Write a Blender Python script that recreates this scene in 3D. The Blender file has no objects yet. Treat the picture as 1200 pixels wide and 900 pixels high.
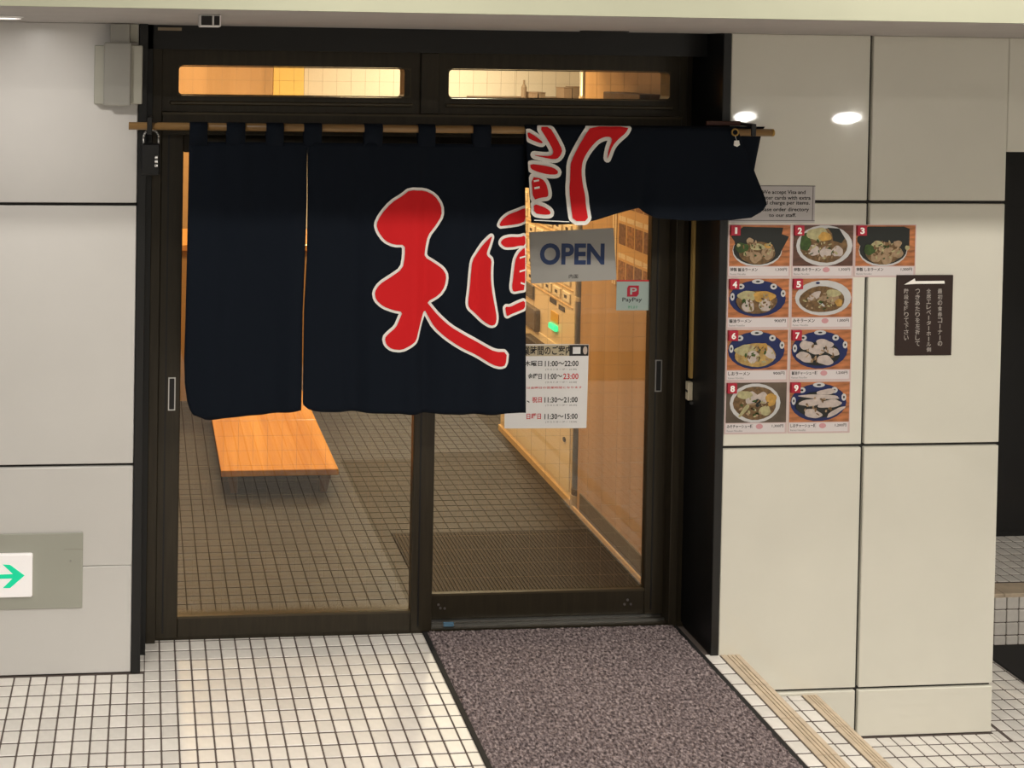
import bpy, bmesh, math, random
from mathutils import Vector, Matrix
random.seed(7)
S = bpy.context.scene
COL = S.collection

# ------------------------------------------------------------------ camera
F, CX, CY = 1134.57, 251.13, 79.89                 # focal length and principal point, 1200x900 frame
YAW, PITCH, ROLL = 0.06952, -0.014762, 0.014117
CAM = Vector((0.0, -3.41279, 2.2))
_f = Vector((math.sin(YAW)*math.cos(PITCH), math.cos(YAW)*math.cos(PITCH), math.sin(PITCH)))
_r = Vector((math.cos(YAW), -math.sin(YAW), 0)); _u = _r.cross(_f)
RT = math.cos(ROLL)*_r + math.sin(ROLL)*_u
UP = -math.sin(ROLL)*_r + math.cos(ROLL)*_u
FW = _f
cd = bpy.data.cameras.new('camera'); cam = bpy.data.objects.new('camera', cd); COL.objects.link(cam)
cd.sensor_fit = 'HORIZONTAL'; cd.sensor_width = 36; cd.lens = F/1200*36
cd.shift_x = (600-CX)/1200; cd.shift_y = (CY-450)/1200
cd.clip_start = 0.05
m = Matrix.Identity(4)
for i in range(3):
    m[i][0], m[i][1], m[i][2], m[i][3] = RT[i], UP[i], -FW[i], CAM[i]
cam.matrix_world = m
S.camera = cam
S.view_settings.view_transform = 'Standard'; S.view_settings.look = 'None'
S.view_settings.gamma = 1; S.view_settings.use_curve_mapping = False
S.view_settings.exposure = 0.0

# ------------------------------------------------------------------ world and big lights
w = bpy.data.worlds.new('world'); S.world = w; w.use_nodes = True
w.node_tree.nodes['Background'].inputs[0].default_value = (0.86, 0.90, 0.95, 1)
w.node_tree.nodes['Background'].inputs[1].default_value = 0.10
def in_frame(p):
    v = Vector(p)-CAM; d = v.dot(FW)
    return d > .05 and 0 <= CX+F*v.dot(RT)/d <= 1200 and 0 <= CY-F*v.dot(UP)/d <= 900
def lamp_name(base, p): return base if in_frame(p) else base+'_offscreen'
def area(name, loc, size, power, color, rot=(0, 0, 0), spread=math.pi):
    l = bpy.data.lights.new(name, 'AREA'); l.shape = 'DISK'; l.size = size; l.energy = power; l.color = color; l.spread = spread
    name = lamp_name(name, loc); l.name = name
    o = bpy.data.objects.new(name, l); COL.objects.link(o); o.location = loc; o.rotation_euler = rot
    return o
CEIL_Z = 3.1
CORR = (1.0, 0.95, 0.86)
CORRIDOR_LAMPS = [(-1.0, -1.64, 4), (0.45, -1.64, 19), (1.9, -1.64, 17), (3.35, -1.64, 12), (4.7, -1.64, 14),
                  (-1.0, -2.5, 29), (1.1, -2.5, 21), (3.2, -2.5, 68), (0.3, -5.2, 36), (2.6, -5.2, 24)]
for i, (x, y, p) in enumerate(CORRIDOR_LAMPS):
    area('corridor_lamp', (x, y, CEIL_Z-.03), .16, p, CORR)
area('soffit_lamp', (-0.43, -0.53, 2.285), .10, 4.0, (1, .95, .88))
WARM = (1.0, 0.69, 0.36)
SHOP_LAMPS = [(0.6, 1.55, 34, WARM), (1.45, 1.2, 17, WARM), (0.1, 3.4, 44, WARM), (2.3, 3.4, 62, (1, .86, .62)), (1.3, 2.4, 20, WARM)]
for x, y, p, c in SHOP_LAMPS:
    area('shop_lamp', (x, y, 2.62), .25, p, c)

# ------------------------------------------------------------------ pixel to plane (used to measure)
def ray(x, y): return FW + (x-CX)/F*RT - (y-CY)/F*UP
def onY(x, y, Y=0.0):
    d = ray(x, y); t = (Y-CAM.y)/d.y; return CAM + t*d
def onZ(x, y, Z=0.0):
    d = ray(x, y); t = (Z-CAM.z)/d.z; return CAM + t*d

# ------------------------------------------------------------------ materials
MATS = {}
def mat(name, col, rough=.5, metal=0.0, coat=0.0, noise=0.0, nscale=8.0, bump=0.0, bscale=60.0, emit=None, estr=0.0, spec=.5, vary=0.0, stretch=None, crough=.025):
    if name in MATS: return MATS[name]
    mt = bpy.data.materials.new(name); mt.use_nodes = True; MATS[name] = mt
    nt = mt.node_tree; N = nt.nodes; L = nt.links; b = N['Principled BSDF']
    b.inputs['Base Color'].default_value = (*col, 1); b.inputs['Roughness'].default_value = rough
    b.inputs['Metallic'].default_value = metal; b.inputs['Coat Weight'].default_value = coat
    b.inputs['Coat Roughness'].default_value = crough; b.inputs['Specular IOR Level'].default_value = spec
    if emit: b.inputs['Emission Color'].default_value = (*emit, 1); b.inputs['Emission Strength'].default_value = estr
    tc = N.new('ShaderNodeTexCoord'); out = None
    vec = tc.outputs['Object']
    if stretch:
        mp = N.new('ShaderNodeMapping'); mp.inputs['Scale'].default_value = stretch; L.new(vec, mp.inputs[0]); vec = mp.outputs[0]
    if noise or vary:
        hsv = N.new('ShaderNodeHueSaturation'); hsv.inputs['Color'].default_value = (*col, 1); val = None
        if noise:
            nz = N.new('ShaderNodeTexNoise'); nz.inputs['Scale'].default_value = nscale; nz.inputs['Detail'].default_value = 5
            L.new(vec, nz.inputs['Vector'])
            mr = N.new('ShaderNodeMapRange'); mr.inputs['From Min'].default_value = .3; mr.inputs['From Max'].default_value = .7
            mr.inputs['To Min'].default_value = 1-noise; mr.inputs['To Max'].default_value = 1+noise
            L.new(nz.outputs['Fac'], mr.inputs['Value']); val = mr.outputs[0]
        if vary:
            oi = N.new('ShaderNodeObjectInfo'); mr2 = N.new('ShaderNodeMapRange')
            mr2.inputs['To Min'].default_value = 1-vary; mr2.inputs['To Max'].default_value = 1+vary
            L.new(oi.outputs['Random'], mr2.inputs['Value'])
            if val is None: val = mr2.outputs[0]
            else:
                mm = N.new('ShaderNodeMath'); mm.operation = 'MULTIPLY'; L.new(val, mm.inputs[0]); L.new(mr2.outputs[0], mm.inputs[1]); val = mm.outputs[0]
        L.new(val, hsv.inputs['Value']); L.new(hsv.outputs[0], b.inputs['Base Color'])
    if bump:
        nz = N.new('ShaderNodeTexNoise'); nz.inputs['Scale'].default_value = bscale; nz.inputs['Detail'].default_value = 4
        L.new(vec, nz.inputs['Vector'])
        bp = N.new('ShaderNodeBump'); bp.inputs['Strength'].default_value = bump; bp.inputs['Distance'].default_value = .004
        L.new(nz.outputs['Fac'], bp.inputs['Height']); L.new(bp.outputs[0], b.inputs['Normal'])
    return mt

def wood_mat(name, c1, c2, axis='Z', rough=.4, scale=14, coat=0.0):
    mt = bpy.data.materials.new(name); mt.use_nodes = True; MATS[name] = mt
    nt = mt.node_tree; N = nt.nodes; L = nt.links; b = N['Principled BSDF']
    tc = N.new('ShaderNodeTexCoord'); mp = N.new('ShaderNodeMapping')
    sc = {'X': (.06, 1, 1), 'Y': (1, .06, 1), 'Z': (1, 1, .06)}[axis]; mp.inputs['Scale'].default_value = sc
    nz = N.new('ShaderNodeTexNoise'); nz.inputs['Scale'].default_value = scale; nz.inputs['Detail'].default_value = 8; nz.inputs['Distortion'].default_value = .6
    cr = N.new('ShaderNodeValToRGB'); cr.color_ramp.elements[0].position = .35; cr.color_ramp.elements[1].position = .68
    cr.color_ramp.elements[0].color = (*c1, 1); cr.color_ramp.elements[1].color = (*c2, 1)
    L.new(tc.outputs['Object'], mp.inputs[0]); L.new(mp.outputs[0], nz.inputs['Vector']); L.new(nz.outputs['Fac'], cr.inputs[0]); L.new(cr.outputs[0], b.inputs['Base Color'])
    b.inputs['Roughness'].default_value = rough; b.inputs['Coat Weight'].default_value = coat; b.inputs['Coat Roughness'].default_value = .15
    return mt

def glass_mat():
    mt = bpy.data.materials.new('pane_glass'); mt.use_nodes = True; nt = mt.node_tree; N = nt.nodes; L = nt.links
    N.remove(N['Principled BSDF'])
    tr = N.new('ShaderNodeBsdfTransparent'); tr.inputs[0].default_value = (.93, .94, .92, 1)
    gl = N.new('ShaderNodeBsdfGlossy'); gl.inputs['Roughness'].default_value = .015
    fr = N.new('ShaderNodeFresnel'); fr.inputs[0].default_value = 1.5
    mx = N.new('ShaderNodeMixShader'); L.new(fr.outputs[0], mx.inputs[0]); L.new(tr.outputs[0], mx.inputs[1]); L.new(gl.outputs[0], mx.inputs[2])
    L.new(mx.outputs[0], N['Material Output'].inputs[0]); return mt

GLASS = glass_mat()
M_PANEL_L = mat('wall_panel_white', (.70, .68, .655), .35, coat=.35, crough=.22, noise=.025, nscale=3, bump=.02, bscale=25)
M_PANEL_R = mat('wall_panel_cream', (.735, .71, .62), .30, coat=1.0, noise=.03, nscale=3, bump=.02, bscale=25)
M_JOINT = mat('panel_joint', (.02, .018, .016), .8)
M_JOINTL = mat('panel_joint_fine', (.36, .33, .28), .8)
M_BLACK = mat('black_metal', (.0045, .0045, .0048), .42)
M_BRONZE = mat('bronze_aluminium', (.038, .030, .0185), .38, metal=.35, noise=.15, nscale=20, stretch=(4, 4, .3))
M_BRONZE2 = mat('bronze_aluminium_edge', (.075, .058, .034), .4, metal=.35)
M_TILE = mat('floor_tile', (.74, .70, .655), .33, noise=.05, nscale=30, vary=.085, bump=.03, bscale=80)
M_TILE_GREY = mat('lower_floor_tile', (.74, .70, .655), .35, noise=.06, nscale=30, vary=.07)
M_GROUT = mat('floor_grout', (.11, .085, .075), .9)
M_NOSE = mat('nosing_ceramic', (.62, .50, .37), .4, noise=.12, nscale=25, vary=.08)
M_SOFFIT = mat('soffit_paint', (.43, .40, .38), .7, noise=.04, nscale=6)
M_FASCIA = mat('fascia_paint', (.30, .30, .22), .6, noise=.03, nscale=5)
M_CORR = mat('corridor_paint', (.40, .39, .36), .7)
M_NAVY = mat('navy_cotton', (.0044, .0074, .0138), .85, bump=.10, bscale=500, spec=.15)
M_RED = mat('red_print', (.68, .014, .018), .75, spec=.2)
M_WHITE = mat('white_print', (.95, .92, .87), .75, spec=.2)
M_BAMBOO = wood_mat('pole_wood', (.20, .11, .035), (.36, .21, .08), 'X', .35, 30)
M_STEEL = mat('steel', (.55, .55, .55), .3, metal=1.0)
M_GREY = mat('grey_cover', (.36, .35, .32), .35, metal=.25, noise=.05, nscale=6)
M_GREYEDGE = mat('grey_flange', (.43, .42, .36), .4, metal=.2)
M_PLATE = mat('sign_plate', (.42, .42, .36), .4, noise=.02, nscale=5)
M_LIT = mat('sign_lit_panel', (.9, .86, .84), .3, emit=(1, .93, .91), estr=.28)
M_GREEN = mat('sign_green', (.0, .62, .33), .4, emit=(0, .75, .36), estr=.35)
M_DARKMAT = mat('rubber_black', (.012, .011, .011), .7)
M_INK = mat('black_ink', (.015, .013, .013), .7)
M_INKRED = mat('red_ink', (.55, .02, .03), .7)
M_INKGREY = mat('grey_ink', (.22, .2, .2), .7)
M_PAPER = mat('paper_white', (.80, .78, .77), .6)
M_WOODWALL = wood_mat('plywood_wall', (.43, .26, .115), (.52, .32, .15), 'Z', .5, 9)
M_BENCH = wood_mat('bench_wood', (.52, .22, .045), (.72, .36, .09), 'Y', .25, 12, .5)
M_BENCHLEG = wood_mat('bench_leg_wood', (.10, .055, .025), (.17, .09, .04), 'Z', .5, 12)
M_SHOPTILE = mat('shop_floor_tile', (.040, .036, .033), .5, noise=.25, nscale=5)
M_SHOPGROUT = mat('shop_floor_grout', (.022, .019, .017), .9)
M_SHOPWALL = mat('shop_wall_plaster', (.70, .56, .38), .7, noise=.05, nscale=3)
M_WIRE = mat('pane_wire', (.24, .19, .13), .5)

# ------------------------------------------------------------------ mesh helpers
WLOC = {}
class MB:
    def __init__(s): s.v = []; s.f = []; s.smooth = False
    def quad(s, a, b, c, d):
        n = len(s.v); s.v += [a, b, c, d]; s.f.append((n, n+1, n+2, n+3)); return s
    def box(s, x0, x1, y0, y1, z0, z1, bv=0.0):
        if bv <= 0:
            n = len(s.v)
            s.v += [(x0,y0,z0),(x1,y0,z0),(x1,y1,z0),(x0,y1,z0),(x0,y0,z1),(x1,y0,z1),(x1,y1,z1),(x0,y1,z1)]
            s.f += [tuple(n+i for i in q) for q in ((0,3,2,1),(4,5,6,7),(0,1,5,4),(1,2,6,5),(2,3,7,6),(3,0,4,7))]
            return s
        bm = bmesh.new(); bmesh.ops.create_cube(bm, size=1)
        for v in bm.verts:
            v.co = Vector(((x0+x1)/2+v.co.x*(x1-x0), (y0+y1)/2+v.co.y*(y1-y0), (z0+z1)/2+v.co.z*(z1-z0)))
        bmesh.ops.bevel(bm, geom=bm.edges[:], offset=bv, segments=1, affect='EDGES', clamp_overlap=True)
        return s.bm(bm)
    def bm(s, bm):
        n = len(s.v); bm.verts.index_update(); s.v += [tuple(v.co) for v in bm.verts]
        s.f += [tuple(n+v.index for v in f.verts) for f in bm.faces]; bm.free(); return s
    def cyl(s, p0, p1, r0, r1=None, n=12, cap=True):
        p0, p1 = Vector(p0), Vector(p1); r1 = r0 if r1 is None else r1
        d = (p1-p0).normalized(); a = d.orthogonal().normalized(); b = d.cross(a); k = len(s.v)
        for p, r in ((p0, r0), (p1, r1)):
            for i in range(n):
                t = 2*math.pi*i/n; s.v.append(tuple(p + r*(math.cos(t)*a+math.sin(t)*b)))
        for i in range(n): s.f.append((k+i, k+(i+1)%n, k+n+(i+1)%n, k+n+i))
        if cap: s.f.append(tuple(k+i for i in range(n))[::-1]); s.f.append(tuple(k+n+i for i in range(n)))
        return s
    def tube(s, pts, r, n=8):
        pts = [Vector(p) for p in pts]
        for a, b in zip(pts, pts[1:]): s.cyl(a, b, r, n=n)
        return s
    def polyY(s, pts, y, depth=0.0):              # polygon in the XZ plane facing -Y; pts (x, z)
        bm = bmesh.new(); vs = [bm.verts.new((p[0], y, p[1])) for p in pts]
        es = [bm.edges.new((vs[i], vs[(i+1) % len(vs)])) for i in range(len(vs))]
        bmesh.ops.triangle_fill(bm, edges=es, use_beauty=True)
        bmesh.ops.recalc_face_normals(bm, faces=bm.faces[:])
        if bm.faces and sum(f.normal.y for f in bm.faces) > 0: bmesh.ops.reverse_faces(bm, faces=bm.faces[:])
        if depth:
            r = bmesh.ops.extrude_face_region(bm, geom=bm.faces[:])
            for g in r['geom']:
                if isinstance(g, bmesh.types.BMVert): g.co.y += depth
            bmesh.ops.recalc_face_normals(bm, faces=bm.faces[:])
        return s.bm(bm)
    def build(s, name, material, parent=None, loc=None, smooth=False):
        me = bpy.data.meshes.new(name)
        if parent is not None: base = WLOC[parent.name]
        elif loc is not None: base = Vector(loc)
        else:
            xs = [v[0] for v in s.v]; ys = [v[1] for v in s.v]; zs = [v[2] for v in s.v]
            base = Vector(((min(xs)+max(xs))/2, (min(ys)+max(ys))/2, min(zs)))
        me.from_pydata([(v[0]-base.x, v[1]-base.y, v[2]-base.z) for v in s.v], [], s.f)
        me.materials.append(material)
        if smooth:
            for p in me.polygons: p.use_smooth = True
        o = bpy.data.objects.new(name, me); COL.objects.link(o)
        if parent is not None: o.parent = parent
        else: o.location = base
        WLOC[o.name] = base
        return o
def box(name, mt, parent, x0, x1, y0, y1, z0, z1, bv=0.0): return MB().box(x0, x1, y0, y1, z0, z1, bv).build(name, mt, parent)
def tag(o, label, cat, group=None):
    o['label'] = label; o['category'] = cat
    if group: o['group'] = group
    return o
def struct(o): o['kind'] = 'structure'; return o
def thing(name, loc, label, cat, group=None):
    o = bpy.data.objects.new(name, None); COL.objects.link(o); o.location = loc; o.empty_display_size = .05
    WLOC[o.name] = Vector(loc); return tag(o, label, cat, group)
def sthing(name, loc):
    o = bpy.data.objects.new(name, None); COL.objects.link(o); o.location = loc; WLOC[o.name] = Vector(loc); return struct(o)
def inst(src, name, parent, loc):                 # another object on the same mesh, placed in world space
    o = bpy.data.objects.new(name, src); COL.objects.link(o); o.parent = parent
    o.location = Vector(loc)-WLOC[parent.name]; return o

_tc = {}
def text_geo(body, bold=0.0, vertical=False):
    key = (body, bold)
    if key not in _tc:
        c = bpy.data.curves.new('t', 'FONT'); c.body = body; c.offset = bold; c.resolution_u = 5 if len(body) < 5 else 2; c.fill_mode = 'FRONT'
        o = bpy.data.objects.new('t', c); COL.objects.link(o)
        dg = bpy.context.evaluated_depsgraph_get(); dg.update()
        me = bpy.data.meshes.new_from_object(o.evaluated_get(dg))
        _tc[key] = ([tuple(v.co) for v in me.vertices], [tuple(p.vertices) for p in me.polygons])
        bpy.data.objects.remove(o); bpy.data.curves.remove(c); bpy.data.meshes.remove(me)
    return _tc[key]
def text(mb, body, x0, x1, z0, z1, y, bold=0.0, keep=False):      # fit flat lettering in a box on a plane facing -Y
    v, f = text_geo(body, bold)
    if not v: return mb
    ax = min(p[0] for p in v); bx = max(p[0] for p in v); az = min(p[1] for p in v); bz = max(p[1] for p in v)
    sx = (x1-x0)/(bx-ax); sz = (z1-z0)/max(bz-az, 1e-6)
    if keep: sx = sz = min(sx, sz)
    n = len(mb.v)
    mb.v += [(x0+(p[0]-ax)*sx, y, z0+(p[1]-az)*sz) for p in v]; mb.f += [tuple(n+i for i in q) for q in f]
    return mb
def ell(cx, cz, rx, rz, n=28, rect=None, rot=0.0, wob=0.0):
    out = []; p1, p2 = random.uniform(0, 6), random.uniform(0, 6)
    for i in range(n):
        t = 2*math.pi*i/n; k_ = 1+wob*(math.sin(3*t+p1)+.7*math.sin(5*t+p2)); a, b = k_*rx*math.cos(t), k_*rz*math.sin(t)
        x, z = cx+a*math.cos(rot)-b*math.sin(rot), cz+a*math.sin(rot)+b*math.cos(rot)
        if rect: x = min(max(x, rect[0]), rect[1]); z = min(max(z, rect[2]), rect[3])
        if not out or (abs(out[-1][0]-x)+abs(out[-1][1]-z)) > 1e-5: out.append((x, z))
    if abs(out[0][0]-out[-1][0])+abs(out[0][1]-out[-1][1]) < 1e-5: out.pop()
    return out

# ================================================================== SETTING
P_ = .05666                                            # tile pitch
XJ0, YJ0 = -.43604, -.048                              # a joint column and a joint row of the upper floor
SOF = 2.302
XL, XR = -.030, 2.140                                  # facade edges beside the doorway
# ---- left facade wall
wl = sthing('wall_left', (-1.1, .1, 0))
box('backing', M_JOINT, wl, -2.2, XL-.002, .012, .30, 0, SOF+.02)
for k in range(4):
    x1 = XL - k*.545; x0 = x1-.541
    for z0, z1 in ((.003, .3835), (.3855, .7375), (.7485, 1.6600), (1.6715, SOF)):
        box('wall_panel', M_PANEL_L, wl, x0, x1, 0, .025, z0, z1, .0025)
box('fine_joint', M_JOINTL, wl, -2.2, XL-.003, .0105, .013, .382, .387)
# ---- pillar to the right of the doorway
wr = sthing('wall_right', (2.7, .2, -.327))
box('backing', M_JOINT, wr, XR+.002, 3.218, .012, .88, -.327, SOF+.02)
for x0, x1 in ((XR, 2.6765), (2.6885, 3.222)):
    for z0, z1 in ((-.325, -.150), (-.1385, .7665), (.7785, 1.6785), (1.690, SOF)):
        box('wall_panel', M_PANEL_R, wr, x0, x1, 0, .025, z0, z1, .0025)
for y0 in (.027, .46):
    for z0, z1 in ((-.325, -.150), (-.1385, .7665), (.7785, 1.6785), (1.690, SOF)):
        box('wall_panel', M_PANEL_R, wr, 3.205, 3.222, y0, y0+.42, z0, z1, .0025)
# lintel over the dark opening beyond the pillar
wx = sthing('wall_lintel', (4.2, .1, 1.874))
box('backing', M_JOINT, wx, 3.226, 5.4, .012, .12, 1.876, SOF+.02)
for k in range(4): box('wall_panel', M_PANEL_R, wx, 3.2235+k*.545, 3.2235+k*.545+.543, .001, .025, 1.874, SOF, .0025)
box('lintel_underside', M_PANEL_R, wx, 3.226, 5.4, .026, .12, 1.874, 1.88)

# ---- floors
tile = MB().box(-.0255, .0255, -.0255, .0255, -.010, 0.0, .0018)
tile_me = tile.build('tile_source', M_TILE); tm = tile_me.data; bpy.data.objects.remove(tile_me)
for v in tm.vertices: v.co.z -= .010 if v.co.z > .0001 or True else 0
zs = [v.co.z for v in tm.vertices]; zt = max(zs)
for v in tm.vertices: v.co.z -= zt
tmg = tm.copy(); tmg.materials.clear(); tmg.materials.append(M_TILE_GREY)

def tile_field(floor, mesh, cells, z, limit, far_mat, name='tile'):
    cells = sorted(cells, key=lambda c: -c[2])
    rest = MB()
    for i, (x, y, s) in enumerate(cells):
        if i < limit and s > 0: inst(mesh, name, floor, (x, y, z+random.uniform(-.0006, .0004)))
        else: rest.box(x-.0255, x+.0255, y-.0255, y+.0255, z-.010, z)
    if rest.v:
        o = rest.build(name+'_field', far_mat, floor); o['kind'] = 'stuff'
def seen(x, y, z):
    v = Vector((x, y, z))-CAM; d = v.dot(FW); px = CX+F*v.dot(RT)/d; py = CY-F*v.dot(UP)/d
    if d < .2 or px < -6 or px > 1206 or py > 906: return 0
    return 1/d
fl = sthing('floor', (.5, -1, 0))
box('grout_bed', M_GROUT, fl, -2.2, 2.15, -4.2, .33, -.30, -.0022)
cells = []
for i in range(-31, 46):
    x = XJ0+(i+.5)*P_
    for j in range(-6, 73):
        y = YJ0-(j+.5)*P_
        if x > 2.06 or (y > -.02 and x < -.0) or y > .29: continue
        if x > 1.05 and y < .2 and y > -1.35: vis = 0
        else: vis = seen(x, y, 0) if y < .19 else 0
        cells.append((x, y, vis))
tile_field(fl, tm, cells, 0, 286, M_TILE)
for i in range(-10, 8):
    x = XJ0+(i+.5)*P_
    if x < -.0:
        o = inst(tm, 'cut_tile', fl, (x, -.0262, 0)); o.scale = (1, .78, 1)
for j in (0, 1):
    o = inst(tm, 'cut_tile', fl, (.0105, .0373+j*P_, 0)); o.scale = (.27, 1, 1)
# one column of tiles between the mat and the step edge
for j in range(-1, 13): inst(tm, 'edge_tile', fl, (2.1165, YJ0-(j+.5)*P_, 0))
# ---- steps down to the right
def nosing(parent, x0, x1, z, y_top, n):
    for k in range(n):
        ya = y_top-k*.1715; yb = ya-.1695
        mb = MB(); wdt = x1-x0
        mb.box(x0, x1, yb, ya, z-.022, z-.004)
        for a, b in ((0, .30), (.36, .50), (.56, .70), (.76, 1.0)):
            mb.box(x0+a*wdt, x0+b*wdt, yb, ya, z-.004, z+.001)
        mb.build('nosing_tile', M_NOSE, parent)
st = sthing('floor_step', (2.3, -.5, -.16))
box('step_core', M_GROUT, st, 2.150, 2.215, -4.2, -.001, -.30, -.0225)
box('step_core', M_GROUT, st, 2.215, 2.519, -4.2, -.001, -.45, -.182)
box('step_bed', M_GROUT, st, 2.215, 2.466, -4.2, -.001, -.182, -.1622)
nosing(st, 2.1475, 2.221, 0.0, .041-.0415, 10)
nosing(st, 2.4675, 2.526, -.16, -.0005, 10)
cs = []
for i in range(4):
    for j in range(0, 40):
        x = 2.4635-(i+.5)*P_; y = YJ0+P_*.5-.004-(j+.5)*P_
        if y < -.026: cs.append((x, y, seen(x, y, -.16)))
tile_field(st, tm, cs, -.16, 280, M_TILE)
for i in range(4):
    o = inst(tm, 'cut_tile', st, (2.4635-(i+.5)*P_, -.0135, -.16)); o.scale = (1, .42, 1)
for j in range(0, 60):
    y = -.03-j*P_
    for zc in (-.055, -.112):
        pass
mbr = MB()
for j in range(0, 60):
    y = -.03-j*P_
    for k in range(2):
        mbr.box(2.213, 2.219, y-.0255, y+.0255, -.080-k*.0567, -.028-k*.0567)
        mbr.box(2.517, 2.523, y-.0255, y+.0255, -.243-k*.0567, -.190-k*.0567)
o = mbr.build('riser_tile_field', M_TILE_GREY, st); o['kind'] = 'stuff'
# ---- lower floor in front of and beyond the pillar
fw = sthing('floor_lower', (3.2, -.5, -.327))
box('grout_bed', M_GROUT, fw, 2.519, 5.4, -4.2, 1.2, -.45, -.3292)
cs = []
for i in range(-4, 44):
    x = 2.757+(i+.5)*P_
    for j in range(-10, 60):
        y = YJ0-(j+.5)*P_
        if y > .50 or x < 2.545 or (y > -.026 and x < 3.25): continue
        s = seen(x, y, -.327)
        if x > 3.60 and y > -.4: s = 0
        cs.append((x, y, s))
tile_field(fw, tmg, cs, -.327, 270, M_TILE_GREY)
for i in range(-3, 8):
    o = inst(tmg, 'cut_tile', fw, (2.757+(i+.5)*P_, -.0262, -.327)); o.scale = (1, .78, 1)
o = inst(tmg, 'cut_tile', fw, (3.2165, -.0262, -.327)); o.scale = (.25, .78, 1)
for j in range(-10, 0):
    y = YJ0-(j+.5)*P_
    if y < .48: o = inst(tmg, 'cut_tile', fw, (3.2395, y, -.327)); o.scale = (.5, 1, 1)
# raised platform beyond with tiled riser
pf = sthing('floor_platform', (4.2, .75, -.327))
box('platform_core', M_GROUT, pf, 3.23, 5.4, .522, 1.0, -.327, -.1022)
rt = MB().box(-.0255, .0255, -.008, 0, -.0255, .0255, .0015).build('riser_source', M_TILE_GREY); rtm = rt.data
bpy.data.objects.remove(rt)
cz = sum(v.co.z for v in rtm.vertices)/len(rtm.vertices); cyy = sum(v.co.y for v in rtm.vertices)/len(rtm.vertices)
for v in rtm.vertices: v.co.z -= cz; v.co.y -= cyy
for i in range(30):
    for k in range(4):
        if i < 14:
            o = inst(rtm, 'riser_tile', pf, (3.285+i*P_, .520, -.3130+k*P_ if k else -.3065))
            if k == 0: o.scale = (1, 1, .72)
for k in range(10):
    MB().box(3.24+k*.1715, 3.24+k*.1715+.1695, .515, .60, -.118, -.1005, .002).build('nosing_tile', M_NOSE, pf)
cs = []
for i in range(36):
    for j in range(7):
        x = 3.27+i*P_; y = .635+j*P_
        cs.append((x, y, seen(x, y, -.10) if x < 4.6 else 0))
tile_field(pf, tmg, cs, -.10, 250, M_TILE_GREY)
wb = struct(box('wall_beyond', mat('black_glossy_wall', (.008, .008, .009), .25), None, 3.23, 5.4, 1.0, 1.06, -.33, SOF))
struct(box('wall_beyond_side', M_CORR, None, 5.4, 5.46, -7.5, 1.06, -.45, CEIL_Z))
tag(box('door_mat', M_DARKMAT, None, 3.612, 4.6, -.35, .505, -.327, -.318, .003), 'flat black rubber mat on the lower floor beyond the cream pillar', 'mat')

# ---- soffit, corridor ceiling
cl = sthing('ceiling', (1.5, -.6, SOF))
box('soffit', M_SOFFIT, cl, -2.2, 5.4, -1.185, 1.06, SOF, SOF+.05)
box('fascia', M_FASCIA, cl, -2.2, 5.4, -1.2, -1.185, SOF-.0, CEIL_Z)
box('corridor_ceiling', M_CORR, cl, -2.2, 5.4, -7.5, -1.2, CEIL_Z, CEIL_Z+.05)
p = onZ(690, 36, SOF-.002); q = onZ(765, 36, SOF-.002)
box('gap_strip', M_JOINT, cl, p.x, q.x, -.06, -.035, SOF-.004, SOF+.001)
struct(box('wall_opposite', M_CORR, None, -2.2, 5.4, -7.6, -7.5, -.45, CEIL_Z))
struct(box('floor_corridor', M_TILE_GREY, None, -2.2, 5.4, -7.5, -4.2, -.45, -.0))

# downlights of the corridor and the soffit
def downlight(x, y, z, r, label, e):
    t = thing(lamp_name('ceiling_downlight', (x+r, y, z)), (x, y, z), label, 'light', 'corridor ceiling downlights' if z > 2.5 else None)
    mb = MB(); n = 24
    for i in range(n):
        a, b = 2*math.pi*i/n, 2*math.pi*(i+1)/n
        pr = [(r, 0), (r*1.22, -.004), (r*1.22, 0)]
        mb.quad((x+r*math.cos(a), y+r*math.sin(a), z+.004), (x+r*math.cos(b), y+r*math.sin(b), z+.004), (x+r*1.05*math.cos(b), y+r*1.05*math.sin(b), z-.006), (x+r*1.05*math.cos(a), y+r*1.05*math.sin(a), z-.006))
        mb.quad((x+r*1.05*math.cos(a), y+r*1.05*math.sin(a), z-.006), (x+r*1.05*math.cos(b), y+r*1.05*math.sin(b), z-.006), (x+r*1.25*math.cos(b), y+r*1.25*math.sin(b), z), (x+r*1.25*math.cos(a), y+r*1.25*math.sin(a), z))
    mb.build('trim_ring', M_PAPER, t)
    MB().cyl((x, y, z-.001), (x, y, z+.004), r, n=24).build(lamp_name('lens', (x+r, y, z)), mat('lamp_lens_%g' % e, (.9, .9, .9), .4, emit=(1, .95, .88), estr=e), t)
for x, y, pw in CORRIDOR_LAMPS: downlight(x, y, CEIL_Z-.001, .085, 'round white recessed downlight in the corridor ceiling', 6)
downlight(-.43, -.53, SOF-.001, .055, 'round downlight recessed in the low soffit above the white wall', 6)
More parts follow.
